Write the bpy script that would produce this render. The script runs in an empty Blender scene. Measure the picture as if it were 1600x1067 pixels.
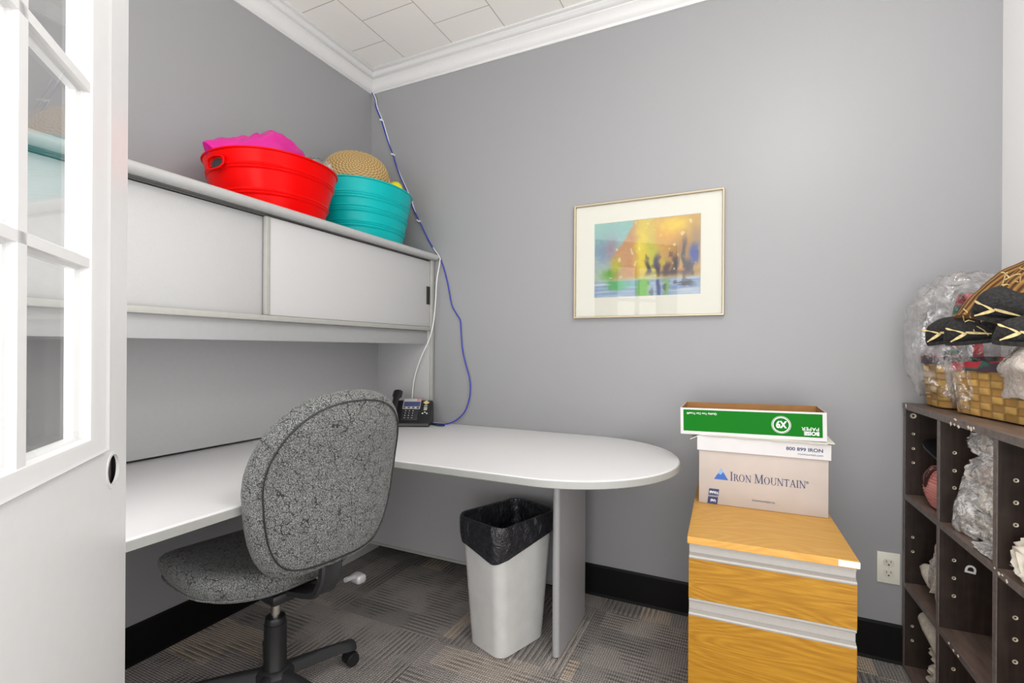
import bpy, bmesh, math, random
from mathutils import Vector, Matrix, noise
R = math.radians
PI = math.pi
random.seed(4)
SC = bpy.context.scene
COL = SC.collection

# ------------------------------------------------------------------ camera, world, lights, exposure
cam_d = bpy.data.cameras.new('camera')
cam_d.sensor_width = 36.0
cam_d.lens = 760.85 / 1600 * 36.0
cam_d.shift_y = 11.5 / 1600
cam_d.clip_start = 0.02
cam = bpy.data.objects.new('camera', cam_d)
COL.objects.link(cam)
CAM = Vector((1.9715, -2.2105, 1.137))
cam.matrix_world = Matrix.Translation(CAM) @ Matrix.Rotation(R(25.5), 4, 'Z') @ Matrix.Rotation(R(90), 4, 'X') @ Matrix.Rotation(0.00583, 4, 'Z')
SC.camera = cam

wd = bpy.data.worlds.new('world')
SC.world = wd
wd.use_nodes = True
wd.node_tree.nodes['Background'].inputs[0].default_value = (1.0, 0.985, 0.97, 1)
wd.node_tree.nodes['Background'].inputs[1].default_value = 1.7

def area(name, loc, rot, sx, sy, power, col=(1, 1, 1)):
    l = bpy.data.lights.new(name, 'AREA')
    l.shape = 'RECTANGLE'
    l.size = sx; l.size_y = sy; l.energy = power; l.color = col
    o = bpy.data.objects.new(name, l)
    o.location = loc; o.rotation_euler = rot
    COL.objects.link(o)
    return o
def globe(name, loc, power, size, col):
    l = bpy.data.lights.new(name, 'POINT'); l.energy = power; l.shadow_soft_size = size; l.color = col
    o = bpy.data.objects.new(name, l); o.location = loc; COL.objects.link(o)
globe('ceiling_globe_light', (2.25, -1.30, 2.36), 17, 0.17, (1, 0.975, 0.94))
area('added_fill_light', (1.6, -4.0, 0.75), (R(90), 0, 0), 2.6, 1.3, 36, (1, 0.99, 0.98))  # unseen lamp behind the camera, added as low fill under the desk

SC.view_settings.view_transform = 'Standard'
SC.view_settings.look = 'None'
SC.view_settings.gamma = 1
SC.view_settings.use_curve_mapping = False
SC.view_settings.exposure = 0.56

# ------------------------------------------------------------------ materials
def srgb(r, g, b):
    f = lambda c: (c / 255 / 12.92) if c <= 10 else ((c / 255 + 0.055) / 1.055) ** 2.4
    return (f(r), f(g), f(b))

def thin_ior(a):
    g = a.n('ShaderNodeNewGeometry').outputs['Backfacing']
    return a.math('MULTIPLY_ADD', g, 1 / 1.5 - 1.5, 1.5)

class NT:
    def __init__(s, name):
        s.m = bpy.data.materials.new(name); s.m.use_nodes = True
        s.t = s.m.node_tree
        s.bsdf = s.t.nodes['Principled BSDF']; s.out = s.t.nodes['Material Output']
    def n(s, typ, **kw):
        nd = s.t.nodes.new(typ)
        for k, v in kw.items(): setattr(nd, k, v)
        return nd
    def set(s, nd, idx, v):
        if isinstance(v, bpy.types.NodeSocket): s.t.links.new(v, nd.inputs[idx])
        elif isinstance(v, (tuple, list)) and nd.inputs[idx].type == 'RGBA': nd.inputs[idx].default_value = (*v[:3], 1)
        else: nd.inputs[idx].default_value = v
    def obj(s): return s.n('ShaderNodeTexCoord').outputs['Object']
    def gen(s): return s.n('ShaderNodeTexCoord').outputs['Generated']
    def uv(s): return s.n('ShaderNodeTexCoord').outputs['UV']
    def mapping(s, vec, scale=(1, 1, 1), rot=(0, 0, 0), loc=(0, 0, 0)):
        nd = s.n('ShaderNodeMapping'); s.set(nd, 0, vec)
        nd.inputs['Scale'].default_value = scale; nd.inputs['Rotation'].default_value = rot; nd.inputs['Location'].default_value = loc
        return nd.outputs[0]
    def noise(s, vec, scale, detail=3, rough=0.5, dist=0.0):
        nd = s.n('ShaderNodeTexNoise'); s.set(nd, 'Vector', vec)
        nd.inputs['Scale'].default_value = scale; nd.inputs['Detail'].default_value = detail
        nd.inputs['Roughness'].default_value = rough; nd.inputs['Distortion'].default_value = dist
        return nd.outputs['Fac']
    def ramp(s, fac, stops, interp='LINEAR'):
        nd = s.n('ShaderNodeValToRGB'); s.set(nd, 0, fac)
        nd.color_ramp.interpolation = interp
        e = nd.color_ramp.elements
        while len(e) < len(stops): e.new(0.5)
        for k, (p, c) in enumerate(stops):
            e[k].position = p; e[k].color = (*c[:3], 1) if isinstance(c, (tuple, list)) else (c, c, c, 1)
        return nd.outputs[0]
    def math(s, op, a, b=0.5, c=0.5):
        nd = s.n('ShaderNodeMath', operation=op); s.set(nd, 0, a); s.set(nd, 1, b); s.set(nd, 2, c)
        return nd.outputs[0]
    def mix(s, fac, a, b, bt='MIX'):
        nd = s.n('ShaderNodeMix', data_type='RGBA', blend_type=bt)
        s.set(nd, 0, fac); s.set(nd, 6, a); s.set(nd, 7, b)
        return nd.outputs[2]
    def bump(s, h, strength=0.3, dist=0.002):
        nd = s.n('ShaderNodeBump'); nd.inputs['Strength'].default_value = strength; nd.inputs['Distance'].default_value = dist
        s.set(nd, 'Height', h); s.t.links.new(nd.outputs[0], s.bsdf.inputs['Normal'])
        return nd.outputs[0]
    def base(s, c): s.set(s.bsdf, 'Base Color', c)
    def p(s, **kw):
        for k, v in kw.items(): s.set(s.bsdf, k.replace('_', ' '), v)
        return s

def plain(name, col, rough=0.5, metal=0.0, nscale=0, namp=0.0, bump=0.0, coat=0.0):
    a = NT(name); a.p(Roughness=rough, Metallic=metal)
    if coat: a.p(Coat_Weight=coat)
    if nscale:
        f = a.noise(a.obj(), nscale, 4)
        lo = tuple(c * (1 - namp) for c in col); hi = tuple(min(1, c * (1 + namp)) for c in col)
        a.base(a.ramp(f, [(0.3, lo), (0.7, hi)]))
        if bump: a.bump(f, bump, 0.001)
    else: a.base(col)
    return a.m

M = {}
M['wall'] = plain('grey_wall_paint', (0.268, 0.270, 0.279), 0.45, 0, 220, 0.012, 0.12)
M['wall_white'] = plain('white_wall_paint', (0.82, 0.82, 0.825), 0.5, 0, 220, 0.01, 0.1)
M['white_paint'] = plain('white_gloss_paint', (0.735, 0.735, 0.74), 0.32, 0, 40, 0.012, 0.04)
M['crown'] = plain('crown_paint', (0.64, 0.64, 0.64), 0.4, 0, 60, 0.01, 0.05)
M['black_base'] = plain('black_vinyl', (0.004, 0.004, 0.004), 0.5, 0, 300, 0.3, 0.15)
M['black_base'].node_tree.nodes['Principled BSDF'].inputs['Specular IOR Level'].default_value = 0.15
M['laminate'] = plain('grey_laminate', (0.66, 0.655, 0.665), 0.42, 0, 900, 0.05)
M['lam_edge'] = plain('laminate_edge', (0.33, 0.335, 0.32), 0.4, 0, 60, 0.02)
M['door_fabric'] = plain('hutch_door_vinyl', (0.47, 0.47, 0.472), 0.6, 0, 420, 0.03, 0.4)
M['trim_grey'] = plain('warm_grey_trim', (0.36, 0.36, 0.335), 0.4, 0, 40, 0.03)
M['track_grey'] = plain('track_grey', (0.10, 0.10, 0.095), 0.45)
M['roll_grey'] = plain('grey_bullnose', (0.40, 0.40, 0.40), 0.33, 0, 40, 0.03)
M['panel_grey'] = plain('grey_steel_panel', (0.40, 0.40, 0.405), 0.42, 0, 60, 0.015)
M['fascia'] = plain('grey_fascia', (0.34, 0.34, 0.345), 0.45, 0, 60, 0.015)
M['leg_grey'] = plain('desk_leg_grey', (0.33, 0.33, 0.34), 0.36, 0, 60, 0.02)
M['black'] = plain('black_plastic', (0.012, 0.012, 0.013), 0.4, 0, 200, 0.2, 0.1)
M['black_soft'] = plain('satin_black_plastic', (0.02, 0.02, 0.022), 0.5, 0, 500, 0.25, 0.2)
M['dark_metal'] = plain('dark_metal', (0.06, 0.058, 0.055), 0.4, 0.6)
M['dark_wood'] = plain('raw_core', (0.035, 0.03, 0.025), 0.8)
M['chrome'] = plain('chrome', (0.62, 0.60, 0.57), 0.25, 1.0)
M['silver'] = plain('silver_plastic', (0.34, 0.34, 0.35), 0.35, 0.3)
M['alu'] = plain('aluminium_rail', (0.36, 0.342, 0.32), 0.42, 0.1, 60, 0.03)
M['bin'] = plain('grey_bin_plastic', (0.55, 0.55, 0.54), 0.35, 0, 18, 0.05)
M['red'] = plain('red_enamel', (0.66, 0.0004, 0.0004), 0.3, 0, 10, 0.03, 0, 0.0)
M['red'].node_tree.nodes['Principled BSDF'].inputs['Specular IOR Level'].default_value = 0.09
M['teal'] = plain('teal_enamel', (0.0012, 0.38, 0.385), 0.32, 0, 10, 0.03, 0, 0.0)
M['teal'].node_tree.nodes['Principled BSDF'].inputs['Specular IOR Level'].default_value = 0.2
M['inner_tin'] = plain('tub_inside', (0.25, 0.26, 0.26), 0.4, 0.2)
M['yellow'] = plain('yellow_plastic', (0.75, 0.68, 0.01), 0.35, 0, 30, 0.1)
M['outlet'] = plain('ivory_plastic', (0.68, 0.66, 0.58), 0.35)
M['outlet_dark'] = plain('slot_dark', (0.02, 0.02, 0.02), 0.6)
M['blue_cable'] = plain('blue_cable', (0.008, 0.026, 0.36), 0.4)
M['dark_cable'] = plain('dark_green_cable', (0.01, 0.03, 0.04), 0.4)
M['white_cable'] = plain('white_cable', (0.72, 0.72, 0.70), 0.4)
M['gold_frame'] = plain('champagne_frame', (0.47, 0.395, 0.28), 0.3, 0.6)
M['mat_board'] = plain('cream_mat_board', (0.56, 0.545, 0.49), 0.7, 0, 200, 0.01)
M['kraft'] = plain('kraft_inside', (0.34, 0.165, 0.05), 0.8, 0, 30, 0.08)
M['box_white'] = plain('white_card', (0.57, 0.565, 0.575), 0.6, 0, 30, 0.02)
M['box_pale'] = plain('pale_pinkish_card', (0.455, 0.395, 0.36), 0.65, 0, 14, 0.04)
M['green_print'] = plain('green_print', (0.0006, 0.145, 0.005), 0.6)
M['green_print'].node_tree.nodes['Principled BSDF'].inputs['Specular IOR Level'].default_value = 0.15
M['white_print'] = plain('white_print', (0.80, 0.80, 0.80), 0.5)
M['navy_print'] = plain('navy_print', (0.02, 0.028, 0.11), 0.5)
M['blue_print'] = plain('blue_print', (0.02, 0.10, 0.40), 0.5)
M['sky_print'] = plain('light_blue_print', (0.18, 0.36, 0.66), 0.5)
M['paper'] = plain('paper', (0.74, 0.72, 0.64), 0.7, 0, 40, 0.02)
M['sticker'] = plain('sticker_white', (0.78, 0.78, 0.80), 0.5)
M['felt'] = plain('black_felt', (0.018, 0.018, 0.018), 0.95, 0, 160, 0.6, 0.8)
M['raffia'] = plain('raffia', (0.66, 0.52, 0.25), 0.7, 0, 120, 0.25)
M['cream_cloth'] = plain('cream_cloth', (0.62, 0.57, 0.49), 0.85, 0, 60, 0.15, 0.5)
M['pinkish'] = plain('pinkish_cloth', (0.60, 0.47, 0.42), 0.8, 0, 60, 0.2, 0.4)
M['peg'] = plain('peg_ring', (0.62, 0.55, 0.42), 0.4, 0.3)
M['chip'] = plain('chipped_board', (0.72, 0.62, 0.52), 0.8)
M['key'] = plain('phone_key', (0.72, 0.72, 0.70), 0.5)
M['screen'] = plain('phone_screen', (0.055, 0.07, 0.16), 0.25)
M['screen_bar'] = plain('phone_bezel', (0.45, 0.43, 0.42), 0.4)
M['pink_bar'] = plain('phone_pink_strip', (0.5, 0.22, 0.22), 0.4)
M['gold_key'] = plain('phone_gold_key', (0.6, 0.48, 0.2), 0.4)
M['recept'] = plain('receptacle', (0.60, 0.58, 0.50), 0.35)
M['strap'] = plain('dark_brown_leather', (0.03, 0.008, 0.006), 0.5)

# ceiling tiles: 12 inch tiles, half offset rows, thin beige joints
a = NT('ceiling_tile')
v = a.mapping(a.obj(), rot=(0, 0, R(90)), loc=(0.0, 0.0, 0))
br = a.n('ShaderNodeTexBrick'); a.set(br, 'Vector', a.mapping(a.obj(), rot=(0, 0, R(90)), loc=(-0.085, -0.0, 0)))
br.inputs['Scale'].default_value = 1; br.inputs['Brick Width'].default_value = 0.325; br.inputs['Row Height'].default_value = 0.303
br.inputs['Mortar Size'].default_value = 0.0016; br.inputs['Mortar Smooth'].default_value = 0.2; br.inputs['Bias'].default_value = 0
a.set(br, 'Color1', (0.86, 0.845, 0.81)); a.set(br, 'Color2', (0.89, 0.875, 0.84)); a.set(br, 'Mortar', (0.30, 0.25, 0.18))
a.base(br.outputs['Color']); a.p(Roughness=0.6)
a.bump(a.math('ADD', a.math('MULTIPLY', br.outputs['Fac'], -1), a.math('MULTIPLY', a.noise(a.obj(), 150, 2), 0.1)), 0.5, 0.002)
M['ceiling'] = a.m

# carpet: woven tiles turned a quarter turn, loop rows, coloured streaks
a = NT('carpet')
co = a.obj()
def carpet_dir(rot, off):
    vv = a.mapping(co, rot=(0, 0, rot), loc=off)
    b1 = a.n('ShaderNodeTexBrick'); a.set(b1, 'Vector', vv)
    b1.inputs['Scale'].default_value = 1; b1.inputs['Brick Width'].default_value = 0.36; b1.inputs['Row Height'].default_value = 0.125
    b1.inputs['Mortar Size'].default_value = 0.0; b1.offset = 0.37; b1.offset_frequency = 3
    a.set(b1, 'Color1', (0, 0, 0)); a.set(b1, 'Color2', (1, 1, 1))
    tone = a.ramp(b1.outputs['Color'], [(0.0, (0.175, 0.163, 0.154)), (0.45, (0.21, 0.192, 0.18)), (0.75, (0.245, 0.225, 0.213)), (0.93, (0.31, 0.26, 0.21)), (1.0, (0.28, 0.26, 0.245))])
    sx = a.n('ShaderNodeSeparateXYZ'); a.set(sx, 0, vv)
    row = a.math('SINE', a.math('MULTIPLY', sx.outputs[1], 2 * PI / 0.0105))
    lop = a.math('SINE', a.math('MULTIPLY', sx.outputs[0], 2 * PI / 0.0085))
    ln = a.math('FRACT', a.math('MULTIPLY', sx.outputs[1], 1 / 0.021))
    line = a.math('LESS_THAN', ln, 0.2)
    return tone, row, lop, line
A = carpet_dir(0, (0, 0, 0)); B = carpet_dir(R(90), (0.13, 0.05, 0))
ck = a.n('ShaderNodeTexChecker'); a.set(ck, 0, a.mapping(co, loc=(0.1, 0.12, 0.2))); ck.inputs['Scale'].default_value = 1 / 0.5
f = ck.outputs['Fac']
tone = a.mix(f, A[0], B[0])
rowh = a.n('ShaderNodeMix', data_type='FLOAT'); a.set(rowh, 0, f); a.set(rowh, 2, A[1]); a.set(rowh, 3, B[1])
loph = a.n('ShaderNodeMix', data_type='FLOAT'); a.set(loph, 0, f); a.set(loph, 2, A[2]); a.set(loph, 3, B[2])
lin = a.n('ShaderNodeMix', data_type='FLOAT'); a.set(lin, 0, f); a.set(lin, 2, A[3]); a.set(lin, 3, B[3])
nz = a.noise(co, 330, 3, 0.75)
spk = a.ramp(nz, [(0.34, 0.5), (0.5, 1.75), (0.66, 3.6)])
tone = a.mix(1.0, tone, spk, 'MULTIPLY')
lw = a.math('MULTIPLY', lin.outputs[0], a.ramp(a.noise(co, 7, 2), [(0.42, 0.0), (0.58, 0.75)]))
tone = a.mix(lw, tone, (0.022, 0.019, 0.018))
hh = a.math('ADD', a.math('ADD', rowh.outputs[0], loph.outputs[0]), a.math('MULTIPLY', nz, 3))
tone = a.mix(1.0, tone, a.ramp(a.math('MULTIPLY_ADD', loph.outputs[0], 0.25, a.math('MULTIPLY_ADD', rowh.outputs[0], 0.25, 0.5)), [(0.15, 0.45), (0.6, 1.2)]), 'MULTIPLY')
a.base(tone); a.p(Roughness=0.95, Specular_IOR_Level=0.1)
a.bump(hh, 0.6, 0.003)
M['carpet'] = a.m

# chair cloth: grey speckle with thin dark crackle squiggles
a = NT('chair_fabric')
co = a.obj()
sp = a.noise(co, 420, 2, 0.6)
base = a.ramp(sp, [(0.38, (0.028, 0.029, 0.029)), (0.5, (0.125, 0.128, 0.127)), (0.62, (0.30, 0.307, 0.304))])
vo = a.n('ShaderNodeTexVoronoi', feature='DISTANCE_TO_EDGE')
nd = a.n('ShaderNodeTexNoise'); a.set(nd, 'Vector', co); nd.inputs['Scale'].default_value = 40; nd.inputs['Detail'].default_value = 2
va = a.n('ShaderNodeVectorMath', operation='MULTIPLY_ADD'); a.set(va, 0, nd.outputs['Color']); va.inputs[1].default_value = (0.03, 0.03, 0.03); a.set(va, 2, co)
a.set(vo, 'Vector', va.outputs[0]); vo.inputs['Scale'].default_value = 26
edge = a.math('LESS_THAN', vo.outputs['Distance'], 0.022)
msk = a.math('GREATER_THAN', a.noise(co, 34, 1), 0.50)
a.base(a.mix(a.math('MULTIPLY', a.math('MULTIPLY', edge, msk), 0.85), base, (0.02, 0.02, 0.02)))
a.p(Roughness=0.95, Specular_IOR_Level=0.15, Sheen_Weight=0.1); a.bump(sp, 0.5, 0.001)
M['chair_fabric'] = a.m

# oak laminate: contour grain running along x
def oak(name, c_lo, c_hi, sy, sz):
    a = NT(name)
    co = a.mapping(a.obj(), scale=(1.5, sy, sz))
    n1 = a.noise(co, 1.0, 2, 0.4, 0.3)
    s = a.math('SINE', a.math('MULTIPLY', n1, 130))
    s2 = a.noise(a.mapping(a.obj(), scale=(14, 260, 260)), 1, 3, 0.6)
    f = a.math('ADD', a.math('MULTIPLY_ADD', s, 0.15, 0.45), a.math('MULTIPLY', a.math('SUBTRACT', s2, 0.5), 1.0))
    a.base(a.ramp(f, [(0.0, c_lo), (0.55, tuple((p + q * 1.4) / 2.4 for p, q in zip(c_lo, c_hi))), (0.8, c_hi)]))
    a.p(Roughness=0.42, Specular_IOR_Level=0.3)
    return a.m
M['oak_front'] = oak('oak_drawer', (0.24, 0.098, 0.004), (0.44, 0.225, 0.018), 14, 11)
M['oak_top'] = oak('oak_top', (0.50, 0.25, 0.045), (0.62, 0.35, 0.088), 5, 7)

# espresso board
a = NT('espresso_board')
co = a.obj()
g = a.noise(a.mapping(co, scale=(90, 90, 5)), 1, 3, 0.6)
du = a.noise(co, 25, 3)
a.base(a.mix(a.ramp(du, [(0.45, 0.0), (0.75, 0.35)]), a.ramp(g, [(0.3, (0.010, 0.0055, 0.004)), (0.7, (0.030, 0.018, 0.013))]), (0.05, 0.036, 0.03)))
a.p(Roughness=0.42)
M['espresso'] = a.m
a = NT('espresso_lit')  # shelf boards: espresso lightened, glancing light painted into the colour
co = a.obj()
g = a.noise(a.mapping(co, scale=(60, 8, 60)), 1, 3, 0.6)
a.base(a.ramp(g, [(0.3, (0.10, 0.066, 0.054)), (0.7, (0.19, 0.135, 0.112))])); a.p(Roughness=0.4)
M['espresso_lit'] = a.m
M['espresso_edge'] = plain('espresso_edge_band', (0.145, 0.118, 0.108), 0.45, 0, 60, 0.25)

# thin clear plastic: clear film, glossy, creases whitened, painting in streak highlights
def plastic(name, tint, crease, body, rough=0.12, cs=22, dcol=(0.8, 0.79, 0.78)):
    a = NT(name)
    co = a.obj()
    n1 = a.noise(co, cs, 4, 0.65, 0.8)
    rid = a.math('SUBTRACT', 1.0, a.math('MULTIPLY', a.math('ABSOLUTE', a.math('SUBTRACT', n1, 0.5)), 9))
    rid = a.math('MAXIMUM', rid, 0.0)
    rid = a.math('POWER', rid, 2.0)
    bp = a.n('ShaderNodeBump'); bp.inputs['Strength'].default_value = 0.9; bp.inputs['Distance'].default_value = 0.012
    a.set(bp, 'Height', a.noise(co, cs * 1.3, 3, 0.6, 0.6))
    tr = a.n('ShaderNodeBsdfTransparent'); tr.inputs[0].default_value = (*tint, 1)
    gl = a.n('ShaderNodeBsdfGlossy'); gl.inputs['Roughness'].default_value = rough; gl.inputs['Color'].default_value = (0.95, 0.95, 0.95, 1)
    a.t.links.new(bp.outputs[0], gl.inputs['Normal'])
    df = a.n('ShaderNodeBsdfDiffuse'); df.inputs['Color'].default_value = (*dcol, 1)
    fr = a.n('ShaderNodeFresnel'); a.set(fr, 0, thin_ior(a)); a.t.links.new(bp.outputs[0], fr.inputs['Normal'])
    m1 = a.n('ShaderNodeMixShader'); a.set(m1, 0, a.math('MULTIPLY_ADD', rid, crease, body)); a.t.links.new(tr.outputs[0], m1.inputs[1]); a.t.links.new(df.outputs[0], m1.inputs[2])
    m2 = a.n('ShaderNodeMixShader'); a.set(m2, 0, a.math('MINIMUM', a.math('MULTIPLY', fr.outputs[0], 1.5), 0.8)); a.t.links.new(m1.outputs[0], m2.inputs[1]); a.t.links.new(gl.outputs[0], m2.inputs[2])
    a.t.links.new(m2.outputs[0], a.out.inputs['Surface'])
    return a.m
M['film'] = plastic('clear_film', (0.985, 0.985, 0.985), 0.20, 0.006, 0.1, 13)
M['film_thick'] = plastic('cloudy_film', (0.96, 0.95, 0.94), 0.55, 0.17, 0.12, 22)
M['film_milky'] = plastic('milky_film', (0.9, 0.88, 0.86), 0.3, 0.62, 0.25, 26, (0.50, 0.445, 0.40))

a = NT('window_glass')
tr = a.n('ShaderNodeBsdfTransparent'); tr.inputs[0].default_value = (0.985, 0.99, 0.985, 1)
gl = a.n('ShaderNodeBsdfGlossy'); gl.inputs['Roughness'].default_value = 0.01
fr = a.n('ShaderNodeFresnel'); a.set(fr, 0, thin_ior(a))
m2 = a.n('ShaderNodeMixShader'); a.set(m2, 0, fr.outputs[0]); a.t.links.new(tr.outputs[0], m2.inputs[1]); a.t.links.new(gl.outputs[0], m2.inputs[2])
a.t.links.new(m2.outputs[0], a.out.inputs['Surface'])
M['glass'] = a.m

a = NT('black_bag')
nz = a.noise(a.obj(), 24, 4, 0.6, 0.9)
a.base((0.016, 0.017, 0.021)); a.p(Roughness=0.26, Specular_IOR_Level=0.6); a.bump(nz, 0.8, 0.02)
M['black_bag'] = a.m
a = NT('pink_foil')
nz = a.noise(a.obj(), 16, 3, 0.5, 0.6)
a.base((0.50, 0.001, 0.215)); a.p(Roughness=0.2, Specular_IOR_Level=0.5); a.bump(nz, 0.5, 0.01)
M['pink'] = a.m

def vcol(name, rough, bumpscale=0, coat=0):
    a = NT(name)
    at = a.n('ShaderNodeAttribute'); at.attribute_name = 'Col'
    a.base(at.outputs['Color']); a.p(Roughness=rough, Coat_Weight=coat)
    if bumpscale: a.bump(a.noise(a.obj(), bumpscale, 3), 0.4, 0.002)
    return a.m
M['art'] = vcol('watercolour', 0.7)
M['plaid'] = vcol('red_green_cloth', 0.85, 80)
M['chipwood'] = vcol('chipwood_splint', 0.55, 160)
M['wicker'] = vcol('wicker_cane', 0.6)
M['cord'] = vcol('corduroy', 0.9, 120)
M['pleat'] = vcol('pleated_red_cloth', 0.7)

# ------------------------------------------------------------------ mesh helpers
class MB:
    def __init__(s):
        s.v = []; s.f = []; s.mi = []; s.cur = 0; s.cols = {}
    def add(s, verts, faces, cols=None):
        o = len(s.v)
        s.v += [Vector(p) for p in verts]
        for f in faces: s.f.append([i + o for i in f]); s.mi.append(s.cur)
        if cols:
            for k, c in enumerate(cols): s.cols[o + k] = c
        return s
    def mesh(s, m, fn):
        """append a bmesh built by fn"""
        bm = bmesh.new(); fn(bm)
        bm.verts.ensure_lookup_table(); bm.verts.index_update()
        s.add([v.co.copy() for v in bm.verts], [[v.index for v in f.verts] for f in bm.faces]); bm.free()
        return s
    def box(s, lo, hi, bev=0.0, seg=2, mat=None):
        lo = Vector(lo); hi = Vector(hi)
        def fn(bm):
            bmesh.ops.create_cube(bm, size=1)
            for v in bm.verts:
                v.co = Vector([lo[i] + (v.co[i] + 0.5) * (hi[i] - lo[i]) for i in range(3)])
            if bev: bmesh.ops.bevel(bm, geom=bm.edges[:], offset=bev, segments=seg, profile=0.5, affect='EDGES')
            if mat: bmesh.ops.transform(bm, matrix=mat, verts=bm.verts[:])
        return s.mesh(None, fn)
    def prism(s, pts, h0, h1, axis='z', bev=0):
        """polygon pts (2D) extruded between h0 and h1 along an axis"""
        def mk(p, h):
            return {'z': (p[0], p[1], h), 'y': (p[0], h, p[1]), 'x': (h, p[0], p[1])}[axis]
        n = len(pts)
        vs = [mk(p, h0) for p in pts] + [mk(p, h1) for p in pts]
        fs = [list(range(n))[::-1], list(range(n, 2 * n))] + [[i, (i + 1) % n, n + (i + 1) % n, n + i] for i in range(n)]
        if bev:
            def fn(bm):
                bv = [bm.verts.new(p) for p in vs]
                for f in fs: bm.faces.new([bv[i] for i in f])
                bmesh.ops.recalc_face_normals(bm, faces=bm.faces[:])
                ed = [e for e in bm.edges if all(len(f.verts) == n for f in e.link_faces) or any(len(f.verts) == n and n > 4 for f in e.link_faces)]
                bmesh.ops.bevel(bm, geom=ed or bm.edges[:], offset=bev, segments=3, profile=0.5, affect='EDGES')
            return s.mesh(None, fn)
        return s.add(vs, fs)
    def tube(s, pts, r, seg=10, caps=True, closed=False):
        pts = [Vector(p) for p in pts]; n = len(pts)
        rr = r if isinstance(r, (list, tuple)) else [r] * n
        rings = []; prev = None
        for i in range(n):
            if closed: t = pts[(i + 1) % n] - pts[i - 1]
            else: t = pts[min(i + 1, n - 1)] - pts[max(i - 1, 0)]
            t.normalize()
            if prev is None:
                u = t.orthogonal().normalized()
            else:
                u = prev - t * prev.dot(t)
                u = u.normalized() if u.length > 1e-6 else t.orthogonal().normalized()
            prev = u; w = t.cross(u)
            rings.append([pts[i] + (u * math.cos(2 * PI * k / seg) + w * math.sin(2 * PI * k / seg)) * rr[i] for k in range(seg)])
        return s.loft(rings, closed_u=True, caps=caps and not closed, closed_v=closed)
    def loft(s, rings, closed_u=True, caps=True, closed_v=False, cols=None):
        m = len(rings[0]); n = len(rings)
        vs = [p for r in rings for p in r]; fs = []
        for i in range(n if closed_v else n - 1):
            for k in range(m if closed_u else m - 1):
                i2 = (i + 1) % n; k2 = (k + 1) % m
                fs.append([i * m + k, i * m + k2, i2 * m + k2, i2 * m + k])
        if caps:
            fs.append(list(range(m))[::-1]); fs.append([(n - 1) * m + k for k in range(m)])
        return s.add(vs, fs, cols)
    def lathe(s, prof, seg=24, center=(0, 0, 0), mat=None, caps=True):
        c = Vector(center)
        rings = [[Vector((r * math.cos(2 * PI * k / seg), r * math.sin(2 * PI * k / seg), z)) for k in range(seg)] for r, z in prof]
        if mat: rings = [[mat @ p for p in q] for q in rings]
        rings = [[p + c for p in q] for q in rings]
        return s.loft(rings, caps=caps)
    def build(s, name, mats, parent=None, smooth=None, xf=None):
        me = bpy.data.meshes.new(name)
        vs = [xf @ v for v in s.v] if xf else s.v
        me.from_pydata([tuple(v) for v in vs], [], s.f)
        if not isinstance(mats, (list, tuple)): mats = [mats]
        for m in mats: me.materials.append(M[m] if isinstance(m, str) else m)
        for p, i in zip(me.polygons, s.mi): p.material_index = i
        if s.cols:
            at = me.color_attributes.new('Col', 'FLOAT_COLOR', 'POINT')
            for k in range(len(s.v)):
                c = s.cols.get(k, (0.5, 0.5, 0.5)); at.data[k].color = (*c[:3], 1)
        bm = bmesh.new(); bm.from_mesh(me)
        bmesh.ops.recalc_face_normals(bm, faces=bm.faces[:])
        if smooth is not None:
            for f in bm.faces: f.smooth = True
            for e in bm.edges:
                if len(e.link_faces) == 2 and e.calc_face_angle(0) > R(smooth): e.smooth = False
        bm.to_mesh(me); bm.free(); me.update()
        o = bpy.data.objects.new(name, me); COL.objects.link(o)
        if parent: o.parent = parent
        return o

def thing(name, label, cat, loc=(0, 0, 0), rz=0, group=None):
    o = bpy.data.objects.new(name, None); COL.objects.link(o)
    o.location = loc; o.rotation_euler = (0, 0, rz); o.empty_display_size = 0.05
    return tag(o, label, cat, group)
def tag(o, label, cat, group=None):
    o['label'] = label; o['category'] = cat
    if group: o['group'] = group
    return o
def struct(o):
    o['kind'] = 'structure'; return o
def plab(o, label):
    o['label'] = label; return o

def text_mb(s, size, ext=0.0003, align='LEFT', sx=1.0, bold=0.0):
    cu = bpy.data.curves.new('txt', 'FONT'); cu.body = s; cu.size = size; cu.extrude = ext; cu.align_x = align; cu.resolution_u = 3; cu.offset = bold
    o = bpy.data.objects.new('txt', cu); COL.objects.link(o)
    dg = bpy.context.evaluated_depsgraph_get(); dg.update()
    me = bpy.data.meshes.new_from_object(o.evaluated_get(dg))
    mb = MB(); mb.add([(v.co.x * sx, v.co.y, v.co.z) for v in me.vertices], [list(p.vertices) for p in me.polygons])
    bpy.data.objects.remove(o); bpy.data.curves.remove(cu); bpy.data.meshes.remove(me)
    return mb
def face_xf(x, y, z, rot=0.0):
    """text plane (x right, y up) -> a vertical face looking along -y at (x, y, z)"""
    return Matrix.Translation((x, y, z)) @ Matrix.Rotation(R(90), 4, 'X') @ Matrix.Rotation(rot, 4, 'Z')

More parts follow.
